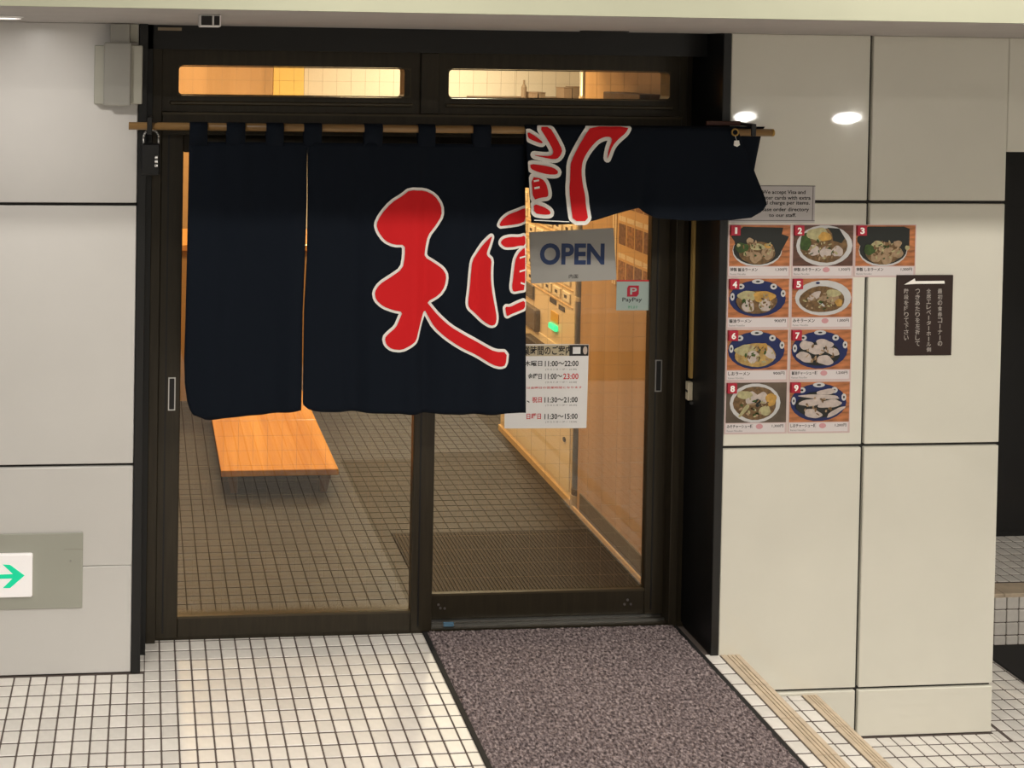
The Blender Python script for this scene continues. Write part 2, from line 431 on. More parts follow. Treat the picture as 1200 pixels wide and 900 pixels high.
# two oval lamps on the opposite corridor wall, mirrored in the pillar tiles
for px, py in ((872.5, 137), (992, 138.5)):
    d = ray(px, py); t_ = (5.37-CAM.x)/d.x; c = CAM+t_*d; c.y = -c.y      # mirror point of what the pillar shows
    t = thing('oval_wall_lamp_offscreen', (c.x+.03, c.y, c.z-.08), 'oval white bulkhead lamp on the side wall of the corridor', 'lamp', 'oval lamps on the corridor side wall')
    bm = bmesh.new(); bmesh.ops.create_uvsphere(bm, u_segments=20, v_segments=12, radius=1)
    for v in bm.verts: v.co = Vector((c.x+v.co.x*.05, c.y+v.co.y*.14, c.z+v.co.z*.046+v.co.y*.016))
    MB().bm(bm).build('shade_offscreen', mat('oval_lamp_glass', (.9, .9, .9), .4, emit=(1, .97, .92), estr=38), t, smooth=True)
    box('base', M_GREY, t, c.x, c.x+.0295, c.y-.10, c.y+.10, c.z-.04, c.z+.04, .01)

# ================================================================== DOORWAY
# black jambs and bronze frame
tr = sthing('trim_1', (1.05, .1, 0))
box('jamb', M_BLACK, tr, XL+.002, .003, -.004, .22, 0, SOF, .002)
box('jamb', M_BLACK, tr, 2.107, XR-.002, -.004, .30, 0, SOF, .002)
box('jamb_return', M_BLACK, tr, .003, .022, .10, .30, 0, SOF)
box('head_board', M_BLACK, tr, .003, 2.107, .10, .14, 2.215, SOF)
box('frame_post', M_BRONZE, tr, .022, .058, .165, .31, 0, SOF, .002)
box('frame_post', M_BRONZE, tr, 2.045, 2.075, .175, .31, 0, SOF, .002)
box('frame_post_rib', M_BRONZE, tr, 2.075, 2.107, .195, .31, 0, SOF, .002)
box('transom_bar', M_BRONZE, tr, .058, 2.045, .155, .30, 1.900, 1.985, .003)
box('transom_lip', M_BRONZE2, tr, .058, 2.045, .150, .156, 1.975, 1.983)
box('frame_head', M_BRONZE, tr, .058, 2.045, .165, .30, 2.215, SOF, .002)
box('mullion', M_BRONZE, tr, 1.030, 1.100, .165, .30, 1.985, 2.215, .002)
box('threshold', M_BRONZE, tr, .058, 2.107, .185, .36, -.002, .012)
box('track_rail', M_STEEL, tr, 1.10, 2.045, .205, .211, .012, .020)
box('track_rail', M_STEEL, tr, 1.10, 2.045, .232, .238, .012, .026)
box('yellow_strip', mat('aged_tape', (.38, .24, .07), .6), tr, 2.097, 2.1065, .150, .165, .98, 1.62)

def wires(parent, x0, x1, z0, z1, y, pitch, r=.00032):
    mb = MB(); n = round((x1-x0)/pitch)
    for i in range(1, n):
        x = x0+(x1-x0)*i/n; mb.box(x-r, x+r, y-r, y+r, z0, z1)
    n = round((z1-z0)/pitch)
    for i in range(1, n):
        z = z0+(z1-z0)*i/n; mb.box(x0, x1, y-r, y+r, z-r, z+r)
    o = mb.build('wire_mesh', M_WIRE, parent); o['kind'] = 'stuff'
def rframe(mb, x0, x1, z0, z1, y0, y1, fx, fz, rad, seg=5):   # rectangular frame with a round-cornered opening
    X0, X1, Z0, Z1 = x0+fx, x1-fx, z0+fz, z1-fz
    inner = []
    for cx_, cz_, a0 in ((X1-rad, Z1-rad, 0), (X0+rad, Z1-rad, 90), (X0+rad, Z0+rad, 180), (X1-rad, Z0+rad, 270)):
        for k in range(seg+1):
            a = math.radians(a0+90*k/seg); inner.append((cx_+rad*math.cos(a), cz_+rad*math.sin(a)))
    corner = [(x1, z1), (x0, z1), (x0, z0), (x1, z0)]
    n = len(inner); outer = []
    for k, pnt in enumerate(inner): outer.append(corner[k//(seg+1)])
    b = len(mb.v)
    for y in (y0, y1):
        mb.v += [(p_[0], y, p_[1]) for p_ in inner]; mb.v += [(p_[0], y, p_[1]) for p_ in outer]
    for k in range(n):
        k2 = (k+1) % n
        if outer[k] == outer[k2]:
            mb.f.append((b+k, b+k2, b+n+k)); mb.f.append((b+2*n+k2, b+2*n+k, b+3*n+k))
        else:
            mb.f.append((b+k, b+k2, b+n+k2, b+n+k)); mb.f.append((b+2*n+k2, b+2*n+k, b+3*n+k, b+3*n+k2))
            mb.f.append((b+n+k, b+n+k2, b+3*n+k2, b+3*n+k))
        mb.f.append((b+k2, b+k, b+2*n+k, b+2*n+k2))
    return mb
for nm, x0, x1 in (('window_1', .056, 1.032), ('window_2', 1.098, 2.047)):
    wn = sthing(nm, ((x0+x1)/2, .22, 1.99))
    fo = rframe(MB(), x0, x1, 1.983, 2.217, .178, .245, .062 if nm == 'window_1' else .041, .0605, .016).build('sash', M_BRONZE, wn)
    g0, g1 = x0+.05, x1-.045
    if nm == 'window_1': g0, g1 = .118, .992
    else: g0, g1 = 1.139, 2.006
    rframe(MB(), g0-.003, g1+.003, 2.0455, 2.1555, .1765, .180, .004, .004, .012).build('bead', M_BRONZE2, fo)
    box('sill_lip', M_BRONZE2, wn, x0+.03, x1-.03, .168, .180, 2.010, 2.024, .003)
    box('pane', GLASS, wn, g0-.01, g1+.01, .208, .212, 2.035, 2.17)
    wires(wn, g0, g1, 2.04, 2.165, .2145, .055)

def leaf(name, x0, x1, y0, y1, gx0, gx1, gz0, gz1, z0, pane_y):
    d = sthing(name, ((x0+x1)/2, y0, z0))
    for a, b in ((x0, gx0), (gx1, x1)):
        s_ = box('stile', M_BRONZE, d, a, b, y0, y1, z0, 1.905, .003)
        wd = b-a
        box('groove', M_BLACK, s_, a+wd*.30, a+wd*.38, y0-.0008, y0+.002, z0+.02, 1.9)
    b_ = box('bottom_rail', M_BRONZE, d, gx0, gx1, y0+.003, y1-.003, z0, gz0, .003)
    box('glazing_bead', M_BRONZE2, b_, gx0, gx1, y0+.001, y0+.012, gz0-.002, gz0+.006)
    box('top_rail', M_BRONZE, d, gx0, gx1, y0+.003, y1-.003, gz1, 1.905, .003)
    box('pane', GLASS, d, gx0-.006, gx1+.006, pane_y-.002, pane_y+.002, gz0-.006, gz1+.006)
    wires(d, gx0, gx1, gz0, gz1, pane_y+.0035, .056, .00025)
    return d
dl = leaf('door_1', .057, 1.112, .182, .215, .140, 1.030, .083, 1.832, .008, .199)
dr = leaf('door_2', 1.040, 2.0475, .222, .255, 1.112, 1.972, .122, 1.832, .026, .239)
def pull(d, x0, x1, z0, z1, y):
    h = rframe(MB(), x0, x1, z0, z1, y-.003, y+.001, .004, .004, .003).build('pull_handle', M_STEEL, d)
    box('pull_recess', M_BLACK, h, x0+.003, x1-.003, y-.0012, y+.001, z0+.003, z1-.003)
pull(dl, .095, .122, .868, .992, .182)
pull(dr, 1.995, 2.022, .905, 1.03, .222)
for x, z in ((1.150, .085), (1.158, .072), (1.175, .070), (1.905, .085), (1.893, .068), (1.918, .068)):
    MB().cyl((x, .2255, z), (x, .2235, z), .005, n=8).build('screw', M_STEEL, dr)
tag(box('paper_scrap', mat('blue_paper', (.10, .20, .30), .6), None, 1.165, 1.205, .203, .208, .012, .027), 'small blue paper scrap lying in the door track', 'litter')
# latch on the right jamb
lt = thing('door_latch', (2.10, .16, .83), 'small cream door latch fixed on the dark right jamb', 'latch')
box('body', mat('latch_cream', (.62, .55, .40), .5), lt, 2.088, 2.107, .148, .168, .895, .965, .002)
box('slot', M_BLACK, lt, 2.0875, 2.089, .150, .166, .925, .934)
MB().cyl((2.098, .150, .885), (2.107, .150, .885), .006, n=10).build('stop_knob', M_STEEL, lt)

# ================================================================== SHOP INTERIOR
fi = sthing('floor_shop', (1, 2, 0))
box('grout_bed', M_SHOPGROUT, fi, -1.4, 2.2, .36, 1.07, -.05, -.002)
box('grout_bed', M_SHOPGROUT, fi, -1.4, 4.0, 1.07, 4.4, -.05, -.002)
mb = MB()
for i in range(-25, 70):
    for j in range(0, 70):
        x = XJ0+(i+.5)*P_; y = .39+j*P_
        if x > 2.09 and y < 1.3: continue
        if x < -1.35 or x > 3.9 or y > 4.3: continue
        mb.box(x-.0262, x+.0262, y-.0262, y+.0262, -.01, 0)
o = mb.build('tile_field', M_SHOPTILE, fi); o['kind'] = 'stuff'
struct(box('ceiling_shop', M_SHOPWALL, None, -1.4, 4.0, .31, 4.4, 2.66, 2.72))
struct(box('wall_above_door', M_SHOPWALL, None, -1.4, 2.23, .30, .34, SOF+.051, 2.66))
struct(box('wall_shop_front', M_SHOPWALL, None, -1.4, .056, .312, .34, 0, SOF-.001))
struct(box('wall_shop_left', M_SHOPWALL, None, -1.46, -1.4, .31, 4.4, 0, 2.66))
struct(box('wall_shop_far_right', M_SHOPWALL, None, 4.0, 4.06, 1.2, 4.4, 0, 2.66))
# back wall with its coloured sheets
bw = sthing('wall_back', (1, 4.4, 0))
box('plaster', M_SHOPWALL, bw, -1.46, 4.06, 4.40, 4.46, 0, 2.66)
YB = 4.37
xa, xb, xc = onY(320, 95, YB).x, onY(356, 95, YB).x, onY(480, 95, YB).x
xd, xe = onY(605, 95, YB).x, onY(688, 95, YB).x
box('wood_sheet', M_WOODWALL, bw, -1.4, xa, YB, 4.40, .0, 2.6)
box('yellow_sheet', mat('yellow_sheet', (.80, .55, .16), .6), bw, xa+.003, xb, YB-.005, 4.40, .0, 2.6)
box('beige_sheet', mat('beige_sheet', (.68, .60, .47), .6), bw, xb+.003, xd, YB, 4.40, .0, 2.6)
box('pale_sheet', MATS['beige_sheet'], bw, xd+.003, 4.0, YB, 4.40, .0, 2.6)
# high shelf with boxes
p = onY(640, 114, 4.1)
ZS = p.z
tag(box('wall_shelf', M_BENCHLEG, None, onY(560, 114, 4.1).x, 3.6, 4.0, YB-.001, ZS-.04, ZS-.005, .002), 'high brown wall shelf on the back wall of the shop', 'shelf')
for k, (a, b, t_) in enumerate(((611, 617, 94), (620, 628, 108), (630, 637, 108), (658, 668, 102), (669, 687, 101))):
    xa_, xb_ = onY(a, 105, 4.1).x, onY(b, 105, 4.1).x; zt_ = onY(640, t_, 4.1).z
    nm = ('bottle', 'small_box', 'small_box', 'carton', 'carton')[k]
    lb = ('slim dark bottle on the high shelf at the back', 'small brown box on the high shelf beside the bottle', 'small brown box on the high shelf beside the cartons', 'narrow brown carton on the high shelf', 'wide brown carton on the high shelf')[k]
    bmat = mat('carton_%d' % (k % 2), ((.22, .15, .09), (.30, .20, .12))[k % 2], .7)
    if nm == 'bottle':
        r_ = (xb_-xa_)/2; xm = (xa_+xb_)/2; h_ = zt_-ZS+.005
        MBb = MB().cyl((xm, 4.1, ZS-.005), (xm, 4.1, ZS-.005+h_*.6), r_).cyl((xm, 4.1, ZS-.005+h_*.6), (xm, 4.1, ZS-.005+h_*.78), r_, r_*.4).cyl((xm, 4.1, ZS-.005+h_*.78), (xm, 4.1, ZS-.005+h_), r_*.4)
        tag(MBb.build(nm, bmat, None), lb, 'bottle')
    else:
        tg = thing(nm, ((xa_+xb_)/2, 4.12, ZS-.005), lb, 'box')
        box('body', bmat, tg, xa_, xb_, 4.06, 4.2, ZS-.005, zt_-.008, .002); box('lid', bmat, tg, xa_-.002, xb_+.002, 4.058, 4.202, zt_-.008, zt_, .002)
# low counter along the back
ct = thing('counter', (.3, 2.9, 0), 'orange wood counter along the back of the shop', 'counter')
box('front_panel', M_WOODWALL, ct, -1.39, 1.25, 2.68, 2.70, 0.0, .96)
box('worktop', M_BENCH, ct, -1.39, 1.30, 2.64, 3.2, .96, 1.0, .004)
box('end_panel', M_WOODWALL, ct, 1.25, 1.27, 2.68, 3.18, 0.0, .96)
# right side wall of the shop with baseboard
RW = 2.115
wsr = sthing('wall_shop_right', (2.2, .7, 0))
box('plywood_sheet', M_WOODWALL, wsr, RW, RW+.06, .305, 1.13, .0, SOF-.001)
box('outer_leaf', M_SHOPWALL, wsr, RW+.06, RW+.09, .885, 1.13, .0, SOF-.001)
bb = struct(box('baseboard_right', mat('baseboard_dark', (.10, .075, .05), .5), None, RW-.008, RW-.0005, .36, 1.09, .012, .108, .002))
struct(box('trim_2', mat('floor_trim', (.55, .36, .16), .5), None, RW-.02, RW-.0085, .36, 1.15, .0, .022, .002))
# corner pipe
pp = thing('corner_pipe', (2.115, 1.15, 0), 'grey metal corner guard pipe at the end of the plywood wall', 'pipe')
MB().cyl((2.118, 1.155, .09), (2.118, 1.155, 2.6), .017, n=16).build('pipe', mat('pipe_grey', (.45, .42, .37), .35, metal=.6), pp, smooth=True)
MB().cyl((2.118, 1.155, 0), (2.118, 1.155, .07), .024, n=16).build('foot', mat('pipe_foot', (.52, .40, .26), .5), pp)
MB().cyl((2.118, 1.155, .07), (2.118, 1.155, .10), .020, n=16).build('collar', mat('pipe_collar', (.10, .06, .04), .5), pp)
for z_ in (1.02, 2.0): MB().cyl((2.118, 1.155, z_), (2.118, 1.155, z_+.02), .021, n=16).build('clamp', M_SHOPWALL, pp)
# ticket machine beyond the pipe
M_TM = mat('machine_cream', (.80, .64, .40), .4)
M_TMD = mat('machine_dark', (.06, .045, .03), .4)
tk = thing('ticket_machine', (2.35, 1.65, 0), 'cream meal ticket machine with rows of buttons behind the plywood wall', 'ticket machine')
XM = 2.112
box('body', M_TM, tk, XM, 2.6, 1.185, 2.15, .03, 1.72, .006)
box('plinth', mat('machine_plinth', (.60, .42, .22), .5), tk, XM-.012, 2.6, 1.180, 2.15, .0, .035, .002)
box('door_panel', mat('machine_door', (.82, .68, .45), .4), tk, XM-.006, XM, 1.205, 2.13, .06, .74, .002)
for r_ in range(6):
    z_ = .985+r_*.085
    if r_ < 5: box('row_strip', mat('machine_strip', (.70, .48, .24), .4), tk, XM-.004, XM, 1.21, 2.12, z_-.020, z_-.014)
    for c_ in range(8):
        y_ = 1.235+c_*.112
        b_ = box('button', mat('machine_button', (.86, .74, .52), .35), tk, XM-.008, XM, y_, y_+.085, z_, z_+.05, .003)
        box('button_mark', M_TMD, b_, XM-.0088, XM-.008, y_+.03, y_+.06, z_+.018, z_+.034)
box('coin_label', M_TMD, tk, XM-.003, XM, 1.30, 1.37, .925, .95); box('coin_label', M_TMD, tk, XM-.003, XM, 1.40, 1.48, .935, .96)
box('yellow_plate', mat('machine_yellow', (.75, .42, .04), .4), tk, XM-.004, XM, 1.37, 1.46, .845, .895)
box('green_lamp', mat('machine_led', (.02, .5, .2), .3, emit=(.05, .9, .35), estr=1.2), tk, XM-.02, XM, 1.375, 1.455, .805, .835, .004)
box('bill_slot', mat('machine_slot', (.16, .12, .08), .35), tk, XM-.03, XM, 1.60, 1.78, .74, .86, .006)
box('screen', mat('machine_screen', (.12, .10, .08), .2), tk, XM-.012, XM, 1.68, 1.86, .89, .97, .004)
box('ticket_tray', M_TMD, tk, XM-.045, XM, 1.50, 1.72, .62, .70, .006)
MB().cyl((XM-.012, 1.26, .30), (XM, 1.26, .30), .012, n=12).build('lock', M_TMD, tk)
# wall menu poster with rows of photographs
po = thing('wall_menu_poster', (RW-.004, .6, 1.2), 'orange printed menu sheet with rows of food photos on the plywood wall', 'poster')
M_ORP = mat('poster_orange', (.66, .40, .17), .5)
box('sheet', M_ORP, po, RW-.004, RW-.0005, .40, .775, 1.195, 1.72)
for r_ in range(3):
    for c_ in range(5):
        y_ = .41+c_*.072; z_ = 1.215+r_*.165
        pc = box('food_photo', mat('poster_photo_%d' % ((r_+c_) % 3), ((.25, .11, .05), (.32, .15, .06), (.20, .10, .06))[(r_+c_) % 3], .5, noise=.5, nscale=60), po, RW-.0048, RW-.004, y_, y_+.062, z_, z_+.092)
        box('food_caption', mat('poster_caption', (.78, .62, .40), .5), pc, RW-.0048, RW-.004, y_, y_+.062, z_+.104, z_+.126)
po2 = thing('wall_menu_strip', (RW-.006, .80, 1.2), 'pale vertical menu strip beside the orange menu sheet', 'poster')
box('sheet', mat('strip_pale', (.80, .62, .38), .5), po2, RW-.006, RW-.0005, .780, .815, 1.19, 1.75)
box('strip_edge', M_ORP, po2, RW-.0075, RW-.006, .795, .800, 1.19, 1.75)
tag(box('wall_box', M_BENCHLEG, None, RW-.10, RW-.001, .42, .74, 1.98, 2.058, .004), 'long brown wooden box mounted high on the plywood wall', 'box')
# bench
bn = thing('low_bench', (.69, 1.9, 0), 'low orange wood bench with short dark legs on the shop floor', 'bench')
BZ = .135
planks = 1
for k in range(planks):
    wdt = (.983-.393)/planks
    box('top_board', M_BENCH, bn, .393+k*wdt, .393+(k+1)*wdt-.0006, 1.34, 1.99, BZ-.032, BZ, .003)
box('end_batten', M_BENCH, bn, .393, .983, 1.993, 2.58, BZ-.032, BZ, .003)
for lx, sx in ((.462, 1), (.917, -1)):
    for ly in (1.40, 2.48):
        mb = MB(); n0 = len(mb.v)
        for z_, h_ in ((0, .016), (BZ-.0325, .026)):
            ox = -sx*.010*(z_/.1)
            mb.v += [(lx+ox-h_, ly-h_, z_), (lx+ox+h_, ly-h_, z_), (lx+ox+h_, ly+h_, z_), (lx+ox-h_, ly+h_, z_)]
        mb.f += [(0, 3, 2, 1), (4, 5, 6, 7), (0, 1, 5, 4), (1, 2, 6, 5), (2, 3, 7, 6), (3, 0, 4, 7)]
        mb.build('leg', M_BENCHLEG, bn)
# mat inside the door
im = thing('inner_door_mat', (1.6, .65, 0), 'dark ribbed rubber mat just inside the glass door', 'mat')
box('base', M_DARKMAT, im, 1.15, 2.085, .37, .945, .0005, .006, .002)
mb = MB()
for k in range(56): mb.box(1.162+k*.0164, 1.162+k*.0164+.009, .385, .93, .006, .009)
o = mb.build('ribs', mat('mat_rib', (.035, .026, .017), .7), im); o['kind'] = 'stuff'

# ================================================================== NOREN CURTAIN
PY, PZ, PR = -.050, 1.9445, .0135
pole = thing('curtain_pole', (1.1, PY, PZ-PR), 'long brown wooden pole the navy shop curtain hangs from', 'pole')
MB().cyl((-.060, PY, PZ+.002), (2.262, PY, PZ-.002), PR, n=20).build('rod', M_BAMBOO, pole, smooth=True)
MB().cyl((2.262, PY, PZ-.002), (2.270, PY, PZ-.002), PR*1.02, n=20).build('end_cap', mat('brass', (.45, .28, .08), .4, metal=.7), pole)

def cloth_y(x, z):
    t = min(max((1.9-z)*1.3, 0), 1)
    y = -.062 + t*(.007*math.sin(x*19+.6)+.004*math.sin(x*43+z*1.3)) + .002*math.sin(x*70)
    for xc_, a_, w_ in ((.985, .012, .022), (.93, -.006, .03), (1.19, .007, .03), (.36, .006, .04), (.75, .006, .035)):
        y += a_*(.35+.65*t)*math.exp(-((x-xc_-.02*(1.9-z)*math.sin(xc_*9))/w_)**2)
    return y
def grid_cloth(name, fx, ztop, fzb, nx, nz, yf, parent, thick=.0016):
    mb = MB()
    for j in range(nz+1):
        for i in range(nx+1):
            u, v = i/nx, j/nz
            zb = fzb(u); z = ztop+(zb-ztop)*v
            a, b = fx(z, v); x = a+(b-a)*u
            mb.v.append((x, yf(x, z), z))
    for j in range(nz):
        for i in range(nx):
            k = j*(nx+1)+i; mb.f.append((k, k+nx+1, k+nx+2, k+1))
    o = mb.build(name, M_NAVY, parent, smooth=True)
    sm = o.modifiers.new('thick', 'SOLIDIFY'); sm.thickness = thick; sm.offset = -1
    return o
def interp(pts, t):
    if t <= pts[0][0]: return pts[0][1]
    for (a, b), (c, d) in zip(pts, pts[1:]):
        if t <= c: return b+(d-b)*(t-a)/(c-a)
    return pts[-1][1]
NY = -.06
nor = thing('shop_curtain', (.76, -.06, .93), 'dark navy split shop curtain with big red brush characters hanging across the doorway', 'curtain')
def Xp(x, y): return onY(x, y, NY).x
def Zp(x, y): return onY(x, y, NY).z
ZT = Zp(221, 166)
left = [(Zp(216, y), Xp(x, y)) for x, y in ((230, 489), (224, 484), (219.5, 472), (216.5, 450), (215.8, 420), (217, 380), (219, 300), (221.5, 170))]
slitA = [(Zp(355, y), Xp(x, y)) for x, y in ((352.6, 482), (353, 470), (354.6, 365), (357.5, 300), (359.5, 236), (360, 166))]
slitB = [(Zp(355, y), Xp(x, y)) for x, y in ((362, 483), (357, 479), (354.5, 472), (356.0, 365), (359.5, 300), (360.2, 236), (360, 166))]
right = [(Zp(617, y), Xp(x, y)) for x, y in ((617, 485), (616.5, 300), (614.5, 150))]
grid_cloth('curtain_panel', lambda z, v: (interp(left, z), interp(slitA, z)), ZT, lambda u: interp([(0, Zp(220, 486)), (.08, Zp(232, 490.5)), (.3, Zp(265, 490.5)), (.6, Zp(300, 487)), (1, Zp(353, 480))], u), 36, 60, cloth_y, nor)
grid_cloth('curtain_panel', lambda z, v: (interp(slitB, z), interp(right, z)), ZT, lambda u: interp([(0, Zp(355, 474)), (.02, Zp(360, 481)), (.06, Zp(368, 483)), (.35, Zp(450, 484)), (.62, Zp(520, 486)), (.85, Zp(580, 485)), (1, Zp(617, 484.5))], u), 70, 60, cloth_y, nor)
# loops over the pole
def loop(x0, x1, parent):
    mb = MB(); prof = []
    prof.append((cloth_y(x0, 1.86)+.0, ZT-.012)); r = PR+.004
    for k in range(9):
        a = math.radians(180-180*k/8); prof.append((PY+r*math.cos(a), PZ+r*math.sin(a)))
    prof.append((cloth_y(x0, 1.86)+.006, ZT-.012))
    for y, z in prof:
        for i in range(3): mb.v.append((x0+(x1-x0)*i/2, y, z))
    for j in range(len(prof)-1):
        for i in range(2):
            k = j*3+i; mb.f.append((k, k+1, k+4, k+3))
    o = mb.build('hanging_loop', M_NAVY, parent, smooth=True)
    sm = o.modifiers.new('thick', 'SOLIDIFY'); sm.thickness = .0015; sm.offset = 0
for a, b in ((222, 243), (265, 287), (311.5, 332), (355.5, 376.5), (426, 447.5), (489, 509), (553, 574)):
    loop(onY(a, 150, PY).x, onY(b, 150, PY).x, nor)
# the right part thrown up over the pole
FR = PR+.005
def flap_y(x, z):
    if z > PZ: return PY-math.sqrt(max(FR*FR-(z-PZ)**2, 0))
    t = (PZ-z)/.32
    y = PY-FR-.070*t-.012*t*math.sin((x-1.36)*9)
    y += .020*t*math.exp(-((x-1.745-.06*(1-t))/.022)**2)
    y -= .010*t*math.exp(-((x-1.80)/.04)**2)
    return y
def FX(x, y): return onY(x, y, -.085).x
def FZ(x, y): return onY(x, y, -.085).z
xl_ = FX(617, 200)
fb = [(FX(x, y), FZ(x, y)) for x, y in ((617, 258), (640, 260), (668, 258.5), (690, 254.5), (712, 248.5), (735, 243), (745, 242), (752, 248), (762, 253), (800, 256.5), (850, 255), (872, 252), (884, 245), (889, 237))]
fr_ = [(FZ(880, y), FX(x, y)) for x, y in ((886, 250), (889, 238), (888, 230), (883, 210), (877, 185), (868, 152))]
xr_ = FX(889, 237)
grid_cloth('thrown_over_panel', lambda z, v: (xl_, interp(fr_, z)), PZ+FR*.98, lambda u: interp(fb, xl_+(xr_-xl_)*u), 80, 34, flap_y, nor, .0018)
def back_y(x, z):
    if z > PZ: return PY+math.sqrt(max(FR*FR-(z-PZ)**2, 0))
    return PY+FR+.01*math.sin(x*11)*(PZ-z)*3
bk = [(onY(884, y, PY).z, onY(x, y, PY).x) for x, y in ((884, 218), (886, 205), (890, 185), (897, 153))]
grid_cloth('panel_behind_pole', lambda z, v: (xl_+.01, interp(bk, z)), PZ+FR*.98, lambda u: 1.735, 60, 16, back_y, nor, .0018)

# printed characters following the cloth
def printed(polys, name, parent, yf, outline=.0105, P=NY, extra_white=(), yoff=.0):
    def fill(bm, pts, off):
        b2 = bmesh.new(); vs = [b2.verts.new((q_[0], 0, q_[1])) for q_ in pts]
        es = [b2.edges.new((vs[i], vs[(i+1) % len(vs)])) for i in range(len(vs))]
        bmesh.ops.triangle_fill(b2, edges=es, use_beauty=True)
        for _ in range(7):
            le = [e for e in b2.edges if e.calc_length() > .013]
            if not le: break
            bmesh.ops.subdivide_edges(b2, edges=le, cuts=1); bmesh.ops.triangulate(b2, faces=b2.faces[:])
        bmesh.ops.recalc_face_normals(b2, faces=b2.faces[:])
        me_ = bpy.data.meshes.new('tmp'); 
        for v in b2.verts:
            if yf is flap_y: v.co.x = max(v.co.x, xl_+.0008); v.co.z = min(v.co.z, PZ+FR*.96)
            else: v.co.x = min(v.co.x, interp(right, v.co.z)-.0008)
            v.co.y = yf(v.co.x, v.co.z)-off
            if yf is flap_y and v.co.z > PZ: v.co.y = PY-math.sqrt(max((FR+off)**2-(v.co.z-PZ)**2, 1e-7))
        b2.to_mesh(me_); b2.free(); bm.from_mesh(me_); bpy.data.meshes.remove(me_)
    def smooth(pts):                                   # one round of corner cutting
        out = []
        n = len(pts)
        for i in range(n):
            a, b = pts[i], pts[(i+1) % n]
            out.append((a[0]*.78+b[0]*.22, a[1]*.78+b[1]*.22)); out.append((a[0]*.22+b[0]*.78, a[1]*.22+b[1]*.78))
        return out
    for pl in polys:
        wh = bmesh.new(); rd = bmesh.new()
        pts = [(onY(x, y, P).x, onY(x, y, P).z) for x, y in pl]
        if len(pts) > 4: pts = smooth(pts)
        fill(rd, pts, .0054)
        n = len(pts)
        for i in range(n):
            a, b = Vector((pts[i][0], 0, pts[i][1])), Vector((pts[(i+1) % n][0], 0, pts[(i+1) % n][1]))
            d = (b-a)
            if d.length < 1e-6: continue
            d.normalize(); q_ = Vector((-d.z, 0, d.x))*outline
            fill(wh, [((a+q_).x, (a+q_).z), ((b+q_).x, (b+q_).z), ((b-q_).x, (b-q_).z), ((a-q_).x, (a-q_).z)], .0026)
            fill(wh, ell(a.x, a.z, outline, outline, 10), .0026)
        o_ = MB().bm(rd).build(name, M_RED, parent)
        MB().bm(wh).build('white_outline', M_WHITE, o_)
    for ln in extra_white:
        b_ = bmesh.new(); fill(b_, [(onY(x, y, P).x, onY(x, y, P).z) for x, y in ln], .0058)
        MB().bm(b_).build('white_bar', M_WHITE, parent)
def crop(pts, ox, oy, s): return [(ox+x/s, oy+y/s) for x, y in pts]
TEN = crop([(213,48),(285,52),(330,75),(358,120),(360,165),(335,210),(300,260),(288,320),(285,358),(330,385),(365,410),(382,440),(375,490),(350,530),(298,566),(310,582),(345,625),(400,675),(460,710),(540,755),(600,785),(660,792),(654,852),(630,857),(590,845),(520,805),(440,765),(380,725),(330,680),(303,630),(287,600),(270,640),(250,700),(240,735),(215,755),(175,780),(130,775),(105,755),(98,725),(115,705),(150,675),(165,640),(180,605),(140,598),(90,580),(58,550),(52,515),(75,480),(120,450),(180,408),(190,350),(190,298),(140,298),(100,280),(70,240),(60,205),(80,165),(130,105),(180,75)], 425, 210, 3.915)
NO = crop([(255,255),(240,310),(220,370),(225,390),(250,412),(245,480),(245,560),(255,640),(270,720),(283,790),(275,835),(245,845),(200,820),(150,770),(105,730),(100,690),(112,600),(120,500),(130,420),(165,370),(205,310),(235,275)], 530, 230, 5.62)
C1 = crop([(300,195),(320,155),(365,120),(420,98),(462,80),(478,76),(478,160),(440,178),(370,190)], 530, 230, 5.62)
C2 = crop([(312,300),(330,278),(380,266),(440,268),(478,255),(478,325),(440,322),(400,333),(350,335),(325,320)], 530, 230, 5.62)
C3 = crop([(410,425),(430,375),(462,345),(478,335),(478,615),(440,620),(400,628),(390,600),(400,520)], 530, 230, 5.62)
C4 = crop([(345,725),(380,728),(430,702),(478,685),(478,738),(430,757),(385,775),(357,790),(350,760)], 530, 230, 5.62)
bars = [crop(b, 530, 230, 5.62) for b in ([(440,398),(482,388),(482,398),(440,410)], [(440,488),(482,478),(482,488),(440,500)], [(448,562),(482,575),(482,585),(448,575)])]
printed([TEN, NO, C1, C2, C3, C4], 'red_stroke', nor, cloth_y, .0098, NY, bars)
J = crop([(590,58),(898,60),(865,112),(800,160),(745,215),(705,295),(690,322),(712,240),(750,165),(735,142),(690,142),(630,167),(570,222),(520,282),(485,342),(468,420),(468,520),(478,600),(474,680),(482,798),(360,798),(356,700),(356,560),(375,460),(387,360),(422,290),(482,200),(532,130)], 610, 140, 6.925)
D1 = crop([(165,62),(250,62),(300,160),(335,245),(318,285),(285,318),(230,318),(80,284),(200,296),(250,288),(262,250),(225,170)], 610, 140, 6.925)
D2 = crop([(66,100),(130,138),(185,185),(172,196),(105,172),(66,150)], 610, 140, 6.925)
D3 = crop([(66,356),(180,370),(250,387),(285,415),(270,440),(200,440),(120,420),(66,395)], 610, 140, 6.925)
D4 = crop([(66,458),(150,472),(180,512),(190,580),(183,615),(130,620),(66,640)], 610, 140, 6.925)
D5 = crop([(66,668),(150,694),(192,725),(188,750),(140,752),(66,742)], 610, 140, 6.925)
fbars = [crop(b, 610, 140, 6.925) for b in ([(60,792),(330,800),(330,807),(60,799)], [(82,486),(125,478),(125,492),(82,500)], [(82,540),(125,532),(125,548),(82,556)])]
printed([J, D1, D2, D3, D4, D5], 'red_stroke', nor, flap_y, .0138, -.085, fbars)

